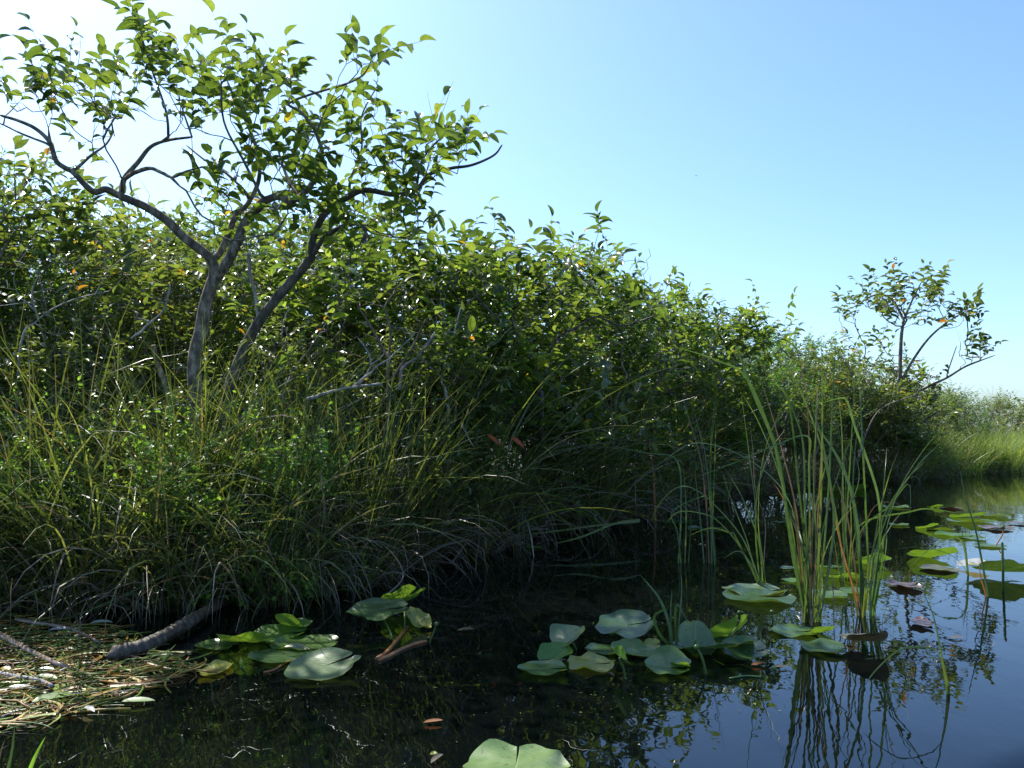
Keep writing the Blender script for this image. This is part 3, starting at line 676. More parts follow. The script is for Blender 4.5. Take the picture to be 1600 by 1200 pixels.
for i, (px, D, k) in enumerate([(-20, 4.98, 'arch'), (120, 5.0, 'arch'), (270, 5.05, 'droop'), (435, 5.25, 'droop'), (500, 5.5, 'droop'), (560, 5.75, 'droop'), (660, 6.75, 'droop'), (620, 6.4, 'arch')]):
    tussock(k, px, D, .6+.06*(i % 4), 'small drooping tussock at the foot of the left bank', 'small tussocks trailing over the left waterline')
# extra fill in the left bank, indistinguishable one from another
rr = random.Random(5)
for i in range(22):
    px = rr.uniform(-150, 480); D = rr.uniform(5.6, 7.8)
    tussock(rr.choice(['arch', 'arch', 'up', 'droop']), px, D, rr.uniform(.75, 1.1), 'sawgrass tussock merged into the tangled left bank', 'sawgrass tussocks tangled together on the left bank')
# far bright marsh grass: clumps one cannot tell apart
for i in range(130):
    px = rr.uniform(1425, 1760); x = (px-800)/F; D = 0
    for _ in range(50):
        D = rr.uniform(18, 30); X_ = (px-800)/F*D
        if (-.25 < D-bank_y(X_) < .6) if i % 2 else (.3 < D-bank_y(X_) < 4.2): break
    tussock('marsh', px, D, rr.uniform(.8, 1.1), 'bright clump in the sunlit strip of marsh grass on the far bank', 'marsh grass clumps on the far right bank', sz=rr.uniform(.75, 1.15))

# ------------------------------------------------------------------ undergrowth herbs (nobody could count them)
rng = np.random.default_rng(77); a = Acc(); st = Acc()
def sprigs(px0, px1, dn, df, n_, hmax, lf=.03, clump=0):
    px = rng.uniform(px0, px1, n_); X_ = []
    base_ = []
    for q in px:
        D = 6.0
        for _ in range(4): D = bank_y((q-800)/F*D) + 0
        D = D + rng.uniform(dn, df); base_.append([(q-800)/F*D, D, rng.uniform(0, 1)**1.3*hmax])
    b_ = np.array(base_); K = 7
    if clump:
        cc = b_[rng.integers(0, n_, clump)]; b_ = cc[rng.integers(0, clump, n_)] + rng.normal(0, 1, (n_, 3))*[.16, .13, .11]; b_[:, 2] = np.maximum(b_[:, 2], .03)
    d = unit(rng.normal(0, .45, (n_, 3))+[0, -.25, .9]); L = rng.uniform(.08, .22, n_)
    t = (np.arange(K)+1)/K; pp = b_[:, None]+d[:, None]*(L[:, None]*t[None])[..., None]
    dv = rng.normal(0, 1, (n_, K, 3))*[1, 1, .4]; dv[:, -1] += d
    nn = np.array([0, -.2, 1.])+rng.normal(0, .5, (n_, K, 3))
    leaves(a, pp.reshape(-1, 3), dv.reshape(-1, 3), nn.reshape(-1, 3), (lf*rng.uniform(.6, 1.3, (n_, K))).ravel(), .5, .12, .2, False)
    for i in range(n_): tube(st, [b_[i]-d[i]*.12, b_[i], b_[i]+d[i]*L[i]], .0012, 3)
sprigs(-100, 560, -.1, .8, 2300, .95, .040, 48)
sprigs(-100, 620, -.1, 1.2, 900, 1.3, .034)
sprigs(-60, 330, .5, 2.5, 500, 1.3)
sprigs(560, 1400, .1, 1.5, 500, .5, .04)
tag(a.build('undergrowth', M['herb']), 'bright small-leaved herbs sprouting through the sawgrass bank', 'undergrowth', kind='stuff')
tag(st.build('undergrowth', M['stalk']), 'thin stems of the small-leaved herbs on the bank', 'undergrowth', kind='stuff')

# ------------------------------------------------------------------ cattails
def cattail(base_px, D, name, label, group, specs, extra=0):
    """specs: (points in the picture from base to tip, width m, material, depth offset at tip)"""
    b0 = G(*base_px) if D is None else P(base_px[0], base_px[1], D); D = b0[1]
    root = empty(name, (b0[0], b0[1], -.1))
    for i, sp in enumerate(specs):
        pts, wd, mt, dz = sp[:4]; n_ = len(pts)
        q = [P(x, y, D + dz*(j/(n_-1))**1.2) for j, (x, y) in enumerate(pts)]
        if abs(pts[0][1]-base_px[1]) < 45: q = [q[0]-np.array([0, 0, .12+max(0, q[0][2])])] + q
        a = Acc(); rr_ = random.Random(i*7+int(base_px[0]))
        ribbon(a, np.array(q), wd*.8, face=(rr_.uniform(-.5, .7), -1, rr_.uniform(0, .5)), twist=rr_.uniform(-.9, .9), fold=rr_.uniform(.15, .4))
        a.v = [v-np.array(root.location) for v in a.v]
        o = a.build('blade', M[mt], root)
        if mt not in ('cattail', 'herb'): o['label'] = {'cat_brown': 'browned dead cattail blade', 'cat_orange': 'orange drying cattail blade', 'cat_yellow': 'yellowing cattail blade', 'dead': 'pale dead cattail blade'}[mt]
    for j in range(extra):
        r2 = random.Random(j*13+int(base_px[0])); bx_ = base_px[0]+r2.uniform(-9, 11); ht = r2.uniform(150, 420); ln = r2.uniform(-.16, .16); cv = r2.choice([0, 0, .1, -.15, .25])
        q = [P(bx_+ht*(ln*t+cv*t**3), base_px[1]-ht*t*(1-abs(cv)*.5*t), D+r2.uniform(-.1, .1)+.15*t*ln*5) for t in (0, .3, .6, .85, 1)]
        q = [q[0]-np.array([0, 0, .12+max(0, q[0][2])])]+q; a = Acc()
        ribbon(a, np.array(q), r2.uniform(.006, .013), face=(r2.uniform(-.5, .7), -1, .2), twist=r2.uniform(-1.2, 1.2), fold=.3)
        a.v = [v-np.array(root.location) for v in a.v]; mt = r2.choice(['cattail', 'cattail', 'cattail', 'cattail', 'cattail', 'cat_yellow', 'cat_brown']); o = a.build('blade', M[mt], root)
    tag(root, label, 'cattail', group); return root
CG = 'cattails standing in the water'
cattail((1265, 972), None, 'cattail_plant', 'tall cattail clump in open water with one thick leaf folded over at its tip', CG, [
 ([(1262, 972), (1240, 870), (1215, 710), (1180, 620), (1162, 572), (1147, 533)], .030, 'cattail', .1),
 ([(1260, 972), (1238, 850), (1212, 705), (1168, 593), (1120, 563), (1057, 542)], .022, 'cattail', -.1),
 ([(1268, 970), (1250, 840), (1237, 764), (1210, 662), (1186, 585)], .018, 'cat_brown', .2),
 ([(1264, 972), (1258, 850), (1249, 770), (1234, 635), (1214, 602), (1201, 600)], .016, 'cattail', -.3),
 ([(1266, 972), (1262, 880), (1265, 800), (1264, 680), (1258, 605), (1241, 530)], .011, 'cat_brown', .2),
 ([(1275, 968), (1279, 870), (1283, 761), (1285, 626), (1283, 518)], .018, 'cat_yellow', .1),
 ([(1277, 968), (1288, 850), (1296, 740), (1301, 620), (1307, 524)], .016, 'cattail', .3),
 ([(1262, 970), (1262, 880), (1258, 800), (1255, 695), (1240, 644), (1225, 602)], .016, 'cattail', .2),
 ([(1272, 970), (1277, 880), (1271, 740), (1274, 680), (1276, 600)], .014, 'cattail', -.1),
 ([(1268, 970), (1266, 850), (1264, 730), (1262, 682), (1210, 696), (1150, 722), (1075, 750)], .015, 'cattail', -.2),
 ([(1262, 970), (1250, 850), (1225, 770), (1165, 716), (1090, 692), (1036, 719)], .020, 'cattail', -.3),
 ([(1270, 972), (1290, 860), (1340, 760), (1330, 700), (1284, 640)], .010, 'cattail', .5),
 ([(1280, 970), (1296, 880), (1303, 800), (1285, 690), (1268, 634)], .020, 'cattail', .1),
 ([(1256, 970), (1252, 900), (1244, 820), (1238, 760)], .018, 'cat_brown', .05),
 ([(1259, 971), (1254, 890), (1248, 830)], .022, 'cat_yellow', .0),
 ([(1282, 972), (1284, 880), (1275, 790)], .016, 'cat_yellow', -.1),
], 12)
cattail((1355, 962), None, 'cattail_plant', 'second cattail clump with broad bright leaves just right of the tallest clump', CG, [
 ([(1346, 965), (1342, 845), (1330, 770), (1312, 722), (1288, 683), (1255, 647)], .030, 'cattail', .1),
 ([(1362, 960), (1375, 836), (1372, 779), (1360, 734), (1336, 668), (1324, 629), (1312, 622), (1268, 635)], .024, 'cattail', -.2),
 ([(1345, 962), (1315, 857), (1300, 785), (1292, 710)], .016, 'cat_orange', .1),
 ([(1366, 960), (1372, 920), (1378, 880), (1380, 842), (1385, 836), (1383, 868), (1374, 942)], .018, 'cattail', -.2),
 ([(1340, 962), (1326, 880), (1318, 785), (1315, 668), (1306, 587)], .014, 'cat_yellow', .3),
 ([(1352, 962), (1340, 860), (1333, 755), (1343, 635)], .013, 'cattail', .2),
 ([(1350, 962), (1347, 900), (1338, 850)], .030, 'cattail', 0),
 ([(1358, 962), (1366, 900), (1369, 850)], .024, 'cattail', 0),
 ([(1343, 964), (1335, 880), (1322, 800), (1310, 760), (1300, 740)], .018, 'cat_brown', .2),
], 7)
cattail((1320, 905), None, 'cattail_plant', 'thin yellowish cattail shoots behind the two big clumps', CG, [
 ([(1322, 905), (1318, 840), (1316, 760), (1322, 690)], .014, 'cat_yellow', .1),
 ([(1326, 905), (1330, 830), (1328, 770)], .014, 'cat_yellow', .1),
 ([(1312, 905), (1303, 840), (1300, 790)], .012, 'cattail', .1),
 ([(1330, 905), (1345, 830), (1390, 790), (1417, 757), (1423, 775), (1420, 812)], .012, 'cattail', -.2),
 ([(1330, 905), (1342, 822), (1420, 800), (1450, 795), (1500, 802)], .018, 'cattail', .0),
 ([(1326, 905), (1360, 800), (1395, 785), (1418, 800)], .008, 'cat_brown', .0),
], 3)
cattail((1187, 917), None, 'cattail_plant', 'small cattail shoot left of the tallest clump beside long flat pads', CG, [
 ([(1188, 917), (1181, 894), (1162, 866), (1148, 862), (1131, 873)], .014, 'cattail', -.1),
 ([(1188, 917), (1176, 880), (1167, 845), (1150, 800), (1135, 760), (1128, 734)], .014, 'cattail', .3),
 ([(1190, 917), (1190, 880), (1183, 836), (1165, 790), (1156, 770), (1135, 734)], .016, 'cattail', .2),
 ([(1190, 917), (1194, 870), (1195, 812), (1180, 764), (1177, 710), (1172, 662)], .009, 'dead', .3),
 ([(1188, 917), (1165, 850), (1130, 803), (1090, 767), (1060, 761), (1030, 788), (1009, 833)], .014, 'cattail', .4),
 ([(1187, 917), (1160, 860), (1126, 818), (1099, 803), (1060, 800), (1036, 824)], .012, 'cattail', .2),
 ([(1186, 917), (1150, 840), (1141, 833), (1110, 825), (1073, 838)], .014, 'cattail', .1),
], 3)
cattail((1108, 880), None, 'cattail_plant', 'slim cattail stand left of the cattails with one orange leaf', CG, [
 ([(1108, 880), (1104, 800), (1095, 720), (1075, 650), (1068, 632)], .014, 'cat_brown', .4),
 ([(1112, 880), (1110, 790), (1100, 700), (1082, 640)], .020, 'cattail', .3),
 ([(1100, 880), (1093, 800), (1085, 730)], .018, 'cattail', .2),
 ([(1070, 880), (1072, 800), (1068, 730)], .018, 'cat_yellow', .2),
 ([(1076, 880), (1080, 810), (1078, 750)], .014, 'cattail', .2),
 ([(1060, 878), (1064, 800), (1058, 720), (1010, 708), (960, 698)], .018, 'cattail', .4),
 ([(1064, 878), (1058, 830), (1050, 800), (1090, 778), (1130, 770)], .016, 'cattail', .0),
], 4)
cattail((1012, 815), None, 'sedge_leaf', 'bright orange sedge leaf upright at the shaded bank', None, [
 ([(1024, 815), (1021, 740), (1016, 700), (1008, 655)], .035, 'cat_orange', .0),
 ([(1022, 815), (1017, 730), (1002, 640)], .018, 'cattail', .1),
 ([(1020, 815), (1022, 740), (1030, 660), (1028, 630)], .018, 'cattail', .1)])
cattail((1545, 932), None, 'cattail_plant', 'lone bent cattail leaf in open water by the white pad', CG, [
 ([(1543, 930), (1532, 867), (1523, 825), (1509, 780), (1500, 735)], .020, 'cattail', .4),
 ([(1540, 930), (1533, 905), (1530, 880)], .012, 'cat_orange', .0)])
cattail((1512, 900), None, 'cattail_plant', 'thin leaning cattail leaf arching toward lower left at right of clumps', CG, [
 ([(1512, 900), (1507, 860), (1499, 842), (1478, 843), (1455, 856), (1420, 886)], .016, 'cattail', -.2),
 ([(1513, 900), (1509, 860), (1499, 816)], .012, 'cattail', 0.),
 ([(1516, 905), (1490, 870), (1440, 855), (1400, 858)], .008, 'cattail', 0.)])
cattail((1480, 1085), None, 'cattail_plant', 'near arching cattail shoot with its leaf tip touching the water', CG, [
 ([(1481, 1085), (1474, 1040), (1459, 966), (1441, 922)], .016, 'cattail', .1),
 ([(1479, 1085), (1472, 1040), (1462, 1016), (1428, 1011), (1400, 1019), (1366, 1050), (1346, 1080)], .012, 'cattail', -.2),
 ([(1483, 1085), (1477, 1050), (1468, 1010)], .012, 'cat_yellow', 0)])
cattail((1379, 1000), None, 'curved_reed', 'pair of thin curved reed stems in front of the brown folded pad', None, [
 ([(1379, 1002), (1379, 970), (1384, 952), (1394, 945)], .006, 'dead', 0), ([(1396, 1002), (1396, 975), (1395, 950)], .005, 'cattail', 0)])
cattail((1303, 985), None, 'curved_reed', 'pale thin reed stem curving up beside the tallest cattails', None, [
 ([(1303, 985), (1302, 930), (1298, 880), (1292, 845)], .008, 'dead', 0)])
cattail((1050, 1010), None, 'arrowhead_shoot', 'leafy shoot rising among the middle lily pads', None, [
 ([(1050, 1015), (1045, 975), (1030, 935), (1000, 898)], .022, 'cattail', .1),
 ([(1055, 1015), (1062, 960), (1065, 915), (1063, 890)], .018, 'cattail', .2),
 ([(1048, 1015), (1030, 990), (1022, 965), (1032, 955), (1044, 952)], .020, 'cattail', -.1),
 ([(1058, 1015), (1055, 970), (1058, 945), (1068, 960), (1076, 975)], .018, 'cattail', -.1),
 ([(1052, 1015), (1048, 960), (1050, 920)], .012, 'cattail', .1)])
cattail((20, 1230), None, 'grass_shoot', 'bright broad grass shoot poking in at the bottom left corner', None, [
 ([(38, 1235), (52, 1190), (71, 1151)], .018, 'herb', 0), ([(5, 1235), (18, 1180), (24, 1128)], .018, 'cattail', 0),
 ([(48, 1235), (62, 1200), (80, 1187)], .008, 'herb', 0), ([(-8, 1235), (0, 1180), (8, 1154)], .008, 'dead', 0)])
# broken pole in the water at right
pb = G(1567, 925); pt = P(1566, 848, pb[1]); a = Acc(); tube(a, [pb+[0, 0, -.1], pb*.5+pt*.5+[.003, 0, 0], pt, pt+[0, 0, .006]], [.008, .0085, .008, .004], 8)
ob = a.build('reed_stump', M['stalk']); tag(ob, 'short upright broken reed stump in open water at right', 'reed stump')

# single long blades arching over the left bank and the log
def long_blade(pts, D0, D1, wd, mt, label, name='fallen_sawgrass'):
    n_ = len(pts); q = [P(x, y, D0+(D1-D0)*j/(n_-1)) for j, (x, y) in enumerate(pts)]
    a = Acc(); ribbon(a, np.array(q), wd, fold=.3, twist=.4); o = a.build(name, M[mt]); tag(o, label, 'grass blade'); return o
long_blade([(340, 858), (300, 873), (250, 902), (175, 938), (120, 960), (90, 970)], 5.0, 4.65, .014, 'saw', 'long green blade arching down across the bank onto the debris')
long_blade([(-10, 848), (25, 836), (125, 821), (210, 811), (292, 806), (350, 808)], 5.0, 5.0, .012, 'cat_yellow', 'long yellow-green blade lying flat across the left bank')
long_blade([(500, 735), (506, 780), (506, 810), (500, 835)], 5.4, 5.35, .016, 'dead', 'single pale dead blade hanging straight above the shaggy tussock')
long_blade([(1000, 815), (940, 820), (880, 828), (800, 838)], 8.0, 7.4, .02, 'saw', 'long blade floating on the shaded water below the dark mound')
long_blade([(1000, 812), (960, 818), (910, 838), (865, 850)], 7.6, 6.9, .022, 'cat_yellow', 'half-sunk yellowish blade curving over the shaded water')
long_blade([(720, 660), (726, 672), (735, 690), (742, 700)], 6.6, 6.6, .016, 'dead', 'small pale kinked blade in the dark mid bank')
long_blade([(585, 945), (630, 900), (600, 852), (560, 846)], 5.2, 5.8, .010, 'dead', 'pale dead blade curving down into the water by the rush clump')
for i, (x, y, ln_) in enumerate([(762, 680, 24), (798, 684, 26)]):
    pp = P(x, y, 6.9-.05*i); a = Acc(); leaves(a, pp[None], np.array([[.75, -.2, -.4]]), np.array([[.2, -.6, .8]]), np.array([ln_/F*6.9]), .35, .2, .2, True)
    tag(a.build('red_leaf', M['red']), ['left one of two red leaves in the dark mid bank', 'right one of two red leaves in the dark mid bank'][i], 'leaf', 'red leaves in the dark mid bank')

# ------------------------------------------------------------------ bleached branches
def branch(name, polys, r0, mt, label, D, cat='branch'):
    p0 = P(*polys[0][0], D); root = None; a = Acc()
    for k, pl in enumerate(polys):
        c = catmull([P(x, y, D+.05*math.sin(i*1.3+k)) for i, (x, y) in enumerate(pl)], 4); s = np.linspace(1, .35 if k else .6, len(c))
        c = c + np.random.default_rng(k).normal(0, .004, c.shape)
        tube(a, c, r0*s*(1 if k == 0 else .6), 7)
    o = a.build(name, M[mt]); tag(o, label, cat); return o
branch('dead_branch', [[(478, 625), (510, 614), (550, 605), (597, 600)], [(551, 605), (570, 588), (582, 570), (600, 553)], [(582, 572), (575, 550), (560, 530)], [(560, 602), (585, 575), (615, 555), (650, 520)]], .014, 'bark_pale', 'bleached bare branch lying across the upright rush clumps', 6.0)
branch('dead_branch', [[(388, 395), (392, 430), (400, 470), (404, 500)]], .018, 'bark_pale', 'pale upright dead stem between the two forked stems', 6.9)
branch('dead_branch', [[(624, 610), (630, 575), (655, 555), (680, 520)]], .016, 'bark_pale', 'pale crooked dead stem right of the bleached lying branch', 6.9)
branch('dead_branch', [[(205, 530), (235, 505), (258, 480), (266, 445)], [(235, 503), (220, 498), (212, 496)]], .010, 'bark_pale', 'thin pale forked twig left of the main trunk', 6.2)
branch('dead_branch', [[(1190, 690), (1230, 640), (1225, 660)], ], .012, 'bark_pale', 'pale dead twig behind the cattails', 13.0)
branch('dead_branch', [[(283, 640), (262, 610), (248, 575), (240, 540)]], .03, 'bark', 'short grey snag leaning left at the main trunk foot', 6.4)

def bare_limb(polys, D, r0, label, mt='bark', ntw=26, seed=1, spread=.22):
    global rng
    rng = np.random.default_rng(seed); sd_ = [([P(x, y, D+.12*math.sin(i+k)) for i, (x, y) in enumerate(pl)], r0*(1 if k == 0 else .7), r0*.35) for k, pl in enumerate(polys)]
    allp = np.concatenate([catmull(q[0], 5) for q in sd_]); f0 = sd_[0][0][0]; yb = max(f0[1]+.05, bank_y(f0[0])+.45); sd_[0][0].insert(0, np.array([f0[0]*(yb/f0[1])**.7, yb, .05])); tp_ = allp[rng.integers(len(allp)//4, len(allp), ntw)] + rng.normal(0, spread, (ntw, 3)) + [0, 0, spread*.6]
    wd_, t1, t2 = grow(sd_, tp_, step=.07, rtip=.0022, upward=.4); o = wd_.build('bare_limb', M[mt]); tag(o, label, 'branch', 'bare limbs in the thicket'); return o
bare_limb([[(846, 640), (844, 610), (837, 580), (820, 549), (794, 519), (765, 485), (736, 455)], [(850, 600), (856, 559), (871, 529), (905, 509), (932, 495), (972, 509), (1020, 495)], [(820, 549), (800, 500), (795, 450)]], 7.5, .024, 'dark forking limbs spreading left and right in the middle of the thicket', 'bark_dark', 40, 2, .3)
bare_limb([[(606, 690), (607, 640), (606, 580), (610, 520), (600, 480)], [(606, 560), (585, 520), (560, 480)], [(607, 600), (640, 550), (665, 500)]], 6.7, .022, 'upright grey stem right of the bleached lying branch', 'bark', 34, 3, .25)
bare_limb([[(700, 640), (690, 590), (705, 540), (720, 480)], [(690, 590), (660, 560), (640, 520)]], 6.95, .015, 'thin grey twiggy stem left of the dark forking limbs', 'bark_pale', 36, 4, .25)
bare_limb([[(960, 640), (985, 600), (1030, 580), (1080, 575)], [(985, 600), (970, 560), (980, 520)]], 9.2, .02, 'grey twiggy limb reaching right above the shaded bank', 'bark', 36, 5, .3)
bare_limb([[(30, 560), (60, 500), (110, 470), (170, 455)], [(60, 500), (50, 460), (60, 430)]], 6.1, .012, 'thin grey twiggy limb in the left sawgrass', 'bark_pale', 34, 6, .2)
bare_limb([[(440, 640), (455, 580), (440, 530), (450, 480)], [(455, 580), (480, 550), (500, 520)]], 6.6, .012, 'thin grey twiggy limb right of the leaning stem', 'bark_pale', 30, 7, .2)
bare_limb([[(1340, 720), (1352, 680), (1375, 640), (1420, 620)], [(1352, 680), (1330, 650), (1322, 620)]], 14.9, .026, 'grey twiggy limb left of the lone right tree', 'bark', 36, 8, .4)

# ------------------------------------------------------------------ log and debris
LG = [G(165, 1026, .015), G(200, 1018, .02), G(232, 1008, .03), G(265, 990, .045), G(296, 972, .06), G(335, 945, .05), G(360, 930, .02)]
c = catmull(LG, 6); rad = np.interp(np.linspace(0, 1, len(c)), [0, .06, .25, .6, 1], [.02, .042, .040, .036, .03])*(1+.1*np.sin(np.arange(len(c))*1.7))
rad = np.interp(np.linspace(0, 1, len(c)), [0, .03, .06, .25, .6, 1], [.012, .03, .044, .038, .035, .03])
a = Acc(); tube(a, catmull(c, 3), np.interp(np.linspace(0, 1, len(catmull(c, 3))), np.linspace(0, 1, len(c)), rad), 22)
nr_ = np.random.default_rng(3); vv = a.v[0]; ph_ = nr_.uniform(0, 6, (6, 3))
vv += sum(np.sin(vv@nr_.normal(0, f_, 3) + p_[0])[:, None]*nr_.normal(0, 1, 3)*amp for f_, p_, amp in zip((18, 25, 40, 60, 90, 130), ph_, (.003, .003, .0025, .002, .0015, .0012)))
c_k = G(292, 978, .08); tube(a, [c_k, c_k+[-.01, -.01, .03], c_k+[-.02, -.01, .045]], [.012, .009, .003], 7)
lo = a.build('fallen_log', M['bark_wet']); tag(lo, 'dark half-sunk log sloping into the water from the debris', 'log')
def stalk_thing(pts, h, r, mt, label, name='dead_stalk'):
    c = catmull([G(x, y, h) for x, y in pts], 3); a = Acc(); s = np.linspace(1, .6, len(c)); tube(a, c, r*s, 10); o = a.build(name, M[mt]); tag(o, label, 'stalk'); return o
stalk_thing([(-15, 985), (20, 1003), (55, 1022), (105, 1044)], .012, .020, 'fleshy', 'thick pinkish bleached stalk running in from the left edge')
stalk_thing([(25, 968), (60, 974), (100, 980), (130, 990), (155, 1004)], .018, .012, 'fleshy', 'thinner bleached stalk behind the thick one, bent at its right end')
stalk_thing([(-10, 1052), (25, 1058), (60, 1063), (82, 1072)], .01, .014, 'bark_pale', 'grey crumbling stalk lying on the mat under the thick pinkish one')
stalk_thing([(-10, 1126), (50, 1100), (110, 1085), (170, 1082), (225, 1076)], .012, .004, 'bark_pale', 'long thin grey twig along the near edge of the debris')
stalk_thing([(85, 1096), (130, 1098), (165, 1098), (190, 1098)], .01, .004, 'stalk', 'thin straight green stem on the debris edge')
for (x, y, ln_, ang, mt, lab) in [(50, 1097, 60, 25, 'pad_pale', 'pale broad blade leaf lying across the near debris'), (190, 1096, 42, 4, 'pad_pale', 'pointed pale leaf at the right tip of the debris'),
                            (55, 1056, 34, -5, 'pad_pale', 'small pale green scrap of leaf in mid debris'), (75, 985, 32, 10, 'pad_white', 'shiny bleached leaf scrap beside the stalks'),
                            (130, 1105, 28, -15, 'pad_white', 'shiny white scrap at the near debris edge'), (10, 1075, 36, 5, 'pad_white', 'shiny white scrap at the left edge of the debris'),
                            (140, 975, 28, 10, 'pad_white', 'shiny scrap at the back of the debris'), (60, 1045, 22, 0, 'pad_white', 'small shiny scrap on the middle of the mat')]:
    p0 = G(x, y, .018); L = ln_/F*p0[1]; a = Acc(); an = R(ang)
    leaves(a, np.array([[0, 0, 0.]]), np.array([[math.cos(an), math.sin(an)*2.5, .05]]), np.array([[.1, -.1, 1]]), np.array([L*1.15]), .34, .2, .1, True)
    o = a.build('fallen_leaf', M[mt], loc=p0); tag(o, lab, 'leaf')
rng = np.random.default_rng(5); a = Acc(); gsl = Acc()
mat_poly = np.array([(-260, 960), (0, 955), (150, 968), (215, 1000), (300, 1030), (330, 1045), (240, 1072), (215, 1085), (150, 1110), (60, 1130), (-40, 1150), (-300, 1180)], float)
def inpoly(x, y, pl):
    c = False; j = len(pl)-1
    for i in range(len(pl)):
        if ((pl[i, 1] > y) != (pl[j, 1] > y)) and (x < (pl[j, 0]-pl[i, 0])*(y-pl[i, 1])/(pl[j, 1]-pl[i, 1]) + pl[i, 0]): c = not c
        j = i
    return c
k = 0
while k < 1300:
    x, y = rng.uniform(-300, 340), rng.uniform(955, 1180)
    if not inpoly(x, y, mat_poly): continue
    p0 = G(x, y, rng.uniform(-.004, .016)); an = rng.normal(.1, .85); L = rng.uniform(.05, .32)
    d = np.array([math.cos(an), math.sin(an), 0]); cur = rng.normal(0, .3); s_ = np.linspace(-.5, .5, 5)[:, None]
    q = p0 + d*s_*L + np.array([-d[1], d[0], 0])*(s_**2)*L*cur*4 + np.array([0, 0, 1.])*(rng.uniform(-.008, .012)*s_*2 + rng.uniform(0, .008))
    tgt = a if rng.random() < .6 else gsl
    if rng.random() < .5: tube(tgt, q, rng.uniform(.0012, .005), 5)
    else: ribbon(tgt, q, rng.uniform(.005, .018), face=(rng.normal(0, .4), rng.normal(0, .3), 1), fold=.2)
    k += 1
for i in range(150):     # little curled green runners standing off the mat
    while True:
        x, y = rng.uniform(0, 310), rng.uniform(985, 1130)
        if inpoly(x, y, mat_poly): break
    p0 = G(x, y, .0); h = rng.uniform(.015, .05); w_ = rng.uniform(.015, .05)*rng.choice([-1, 1])
    tube(gsl, catmull([p0, p0+[w_*.1, 0, h*.8], p0+[w_*.5, 0, h], p0+[w_, .005, h*.7], p0+[w_*1.1, 0, h*.2]], 3), .0016, 4)
tag(a.build('debris', M['wet']), 'floating mat of brown dead stems and leaves at lower left', 'debris', kind='stuff')
tag(gsl.build('debris', M['wet_green']), 'green stems and curled runners tangled in the floating mat', 'debris', kind='stuff')

# ------------------------------------------------------------------ lily pads
def pad_mesh(Rw, asp, notch, cup, wave, seed, fold=0.0):
    r = np.random.default_rng(seed); na, nr = 44, 7; V = []; ph = r.uniform(0, 6.28, 4); bites = r.uniform(-1.2, 4.3, int(r.integers(0, 4)))
    g = notch   # half-angle of the notch, opening towards -y
    ths = np.linspace(-math.pi/2+g, 3*math.pi/2-g, na)
    for j in range(nr+1):
        t = j/nr
        for th in ths:
            dn = min(abs(th+math.pi/2), abs(th-3*math.pi/2))     # angle from the notch
            lobe = 1 - .18*math.exp(-(dn/.22)**2) * (t)           # round the basal lobes
            rad = t*lobe*(1+.025*wave*math.sin(5*th+ph[0])+.02*wave*math.sin(9*th+ph[1]))
            for bt in bites: rad -= t*.13*math.exp(-((th-bt)/.07)**2)
            x = rad*math.cos(th)*Rw; y = rad*math.sin(th)*Rw*asp
            z = cup*Rw*t*t + (.05*Rw*max(0, t-.82)/.18*(1+math.sin(3*th+ph[1])) if wave > .5 else 0) + wave*.035*Rw*t*t*(math.sin(4*th+ph[2])+.6*math.sin(7*th+ph[3])) + fold*abs(x) 
            V.append((x, y, z))
    V = np.array(V); i = np.arange(na-1)[None]+(np.arange(nr)*na)[:, None]; i = i.ravel()
    a = Acc(); a.add(V, np.stack([i, i+1, i+1+na, i+na], 1)); return a
pad_n = 0
def pad(px, py, wpx, h, yaw, tilt, tdir, mt, label, asp=1.15, cup=.03, wave=1.0, fold=0.0, stalk=None, notch=.12, bud=False, group='lily pads on the water'):
    """tilt degrees towards compass direction tdir (0 = away from the viewer, 90 = right, 180 = towards the viewer): that side goes down"""
    global pad_n
    pad_n += 1; p0 = G(px, py, 0) if h <= .02 else P(px, py, G(px, py, h)[1]); hh = h if h > .02 else .006+.002*(pad_n % 5)
    p0 = G(px, py, hh); wm_ = wpx/F*p0[1]/max(abs(math.sin(R(yaw)))*asp, abs(math.cos(R(yaw))), 1.0 if asp < 1 else 0); a = pad_mesh(wm_/2, asp, notch, cup, wave, pad_n, fold)
    o = a.build('lily_pad', M[mt])
    from mathutils import Matrix, Quaternion
    ax = Vector((math.cos(R(tdir)), -math.sin(R(tdir)), 0))       # horizontal axis at right angles to the fall
    q = Quaternion(ax, -R(tilt)) @ Quaternion((0, 0, 1), R(yaw))
    o.rotation_mode = 'QUATERNION'; o.rotation_quaternion = q; o.location = tuple(p0)
    tag(o, label, 'lily pad', group)
    if h > .04 or stalk:
        inv = (Matrix.Translation(p0) @ q.to_matrix().to_4x4()).inverted()
        e = np.array(G(*stalk)) if stalk else np.array([p0[0]+.03, p0[1]+.03, 0]); e = e - np.array([0, 0, .08])
        m_ = (p0+e)/2 + np.array([.01, 0, .01]); c = catmull([p0-np.array([0, 0, .004]), m_, e], 5)
        c = np.array([tuple(inv @ Vector(v)) for v in c]); b_ = Acc(); tube(b_, c, .0055, 8)
        s_ = b_.build('stem', M['stalk'], o)
    return o
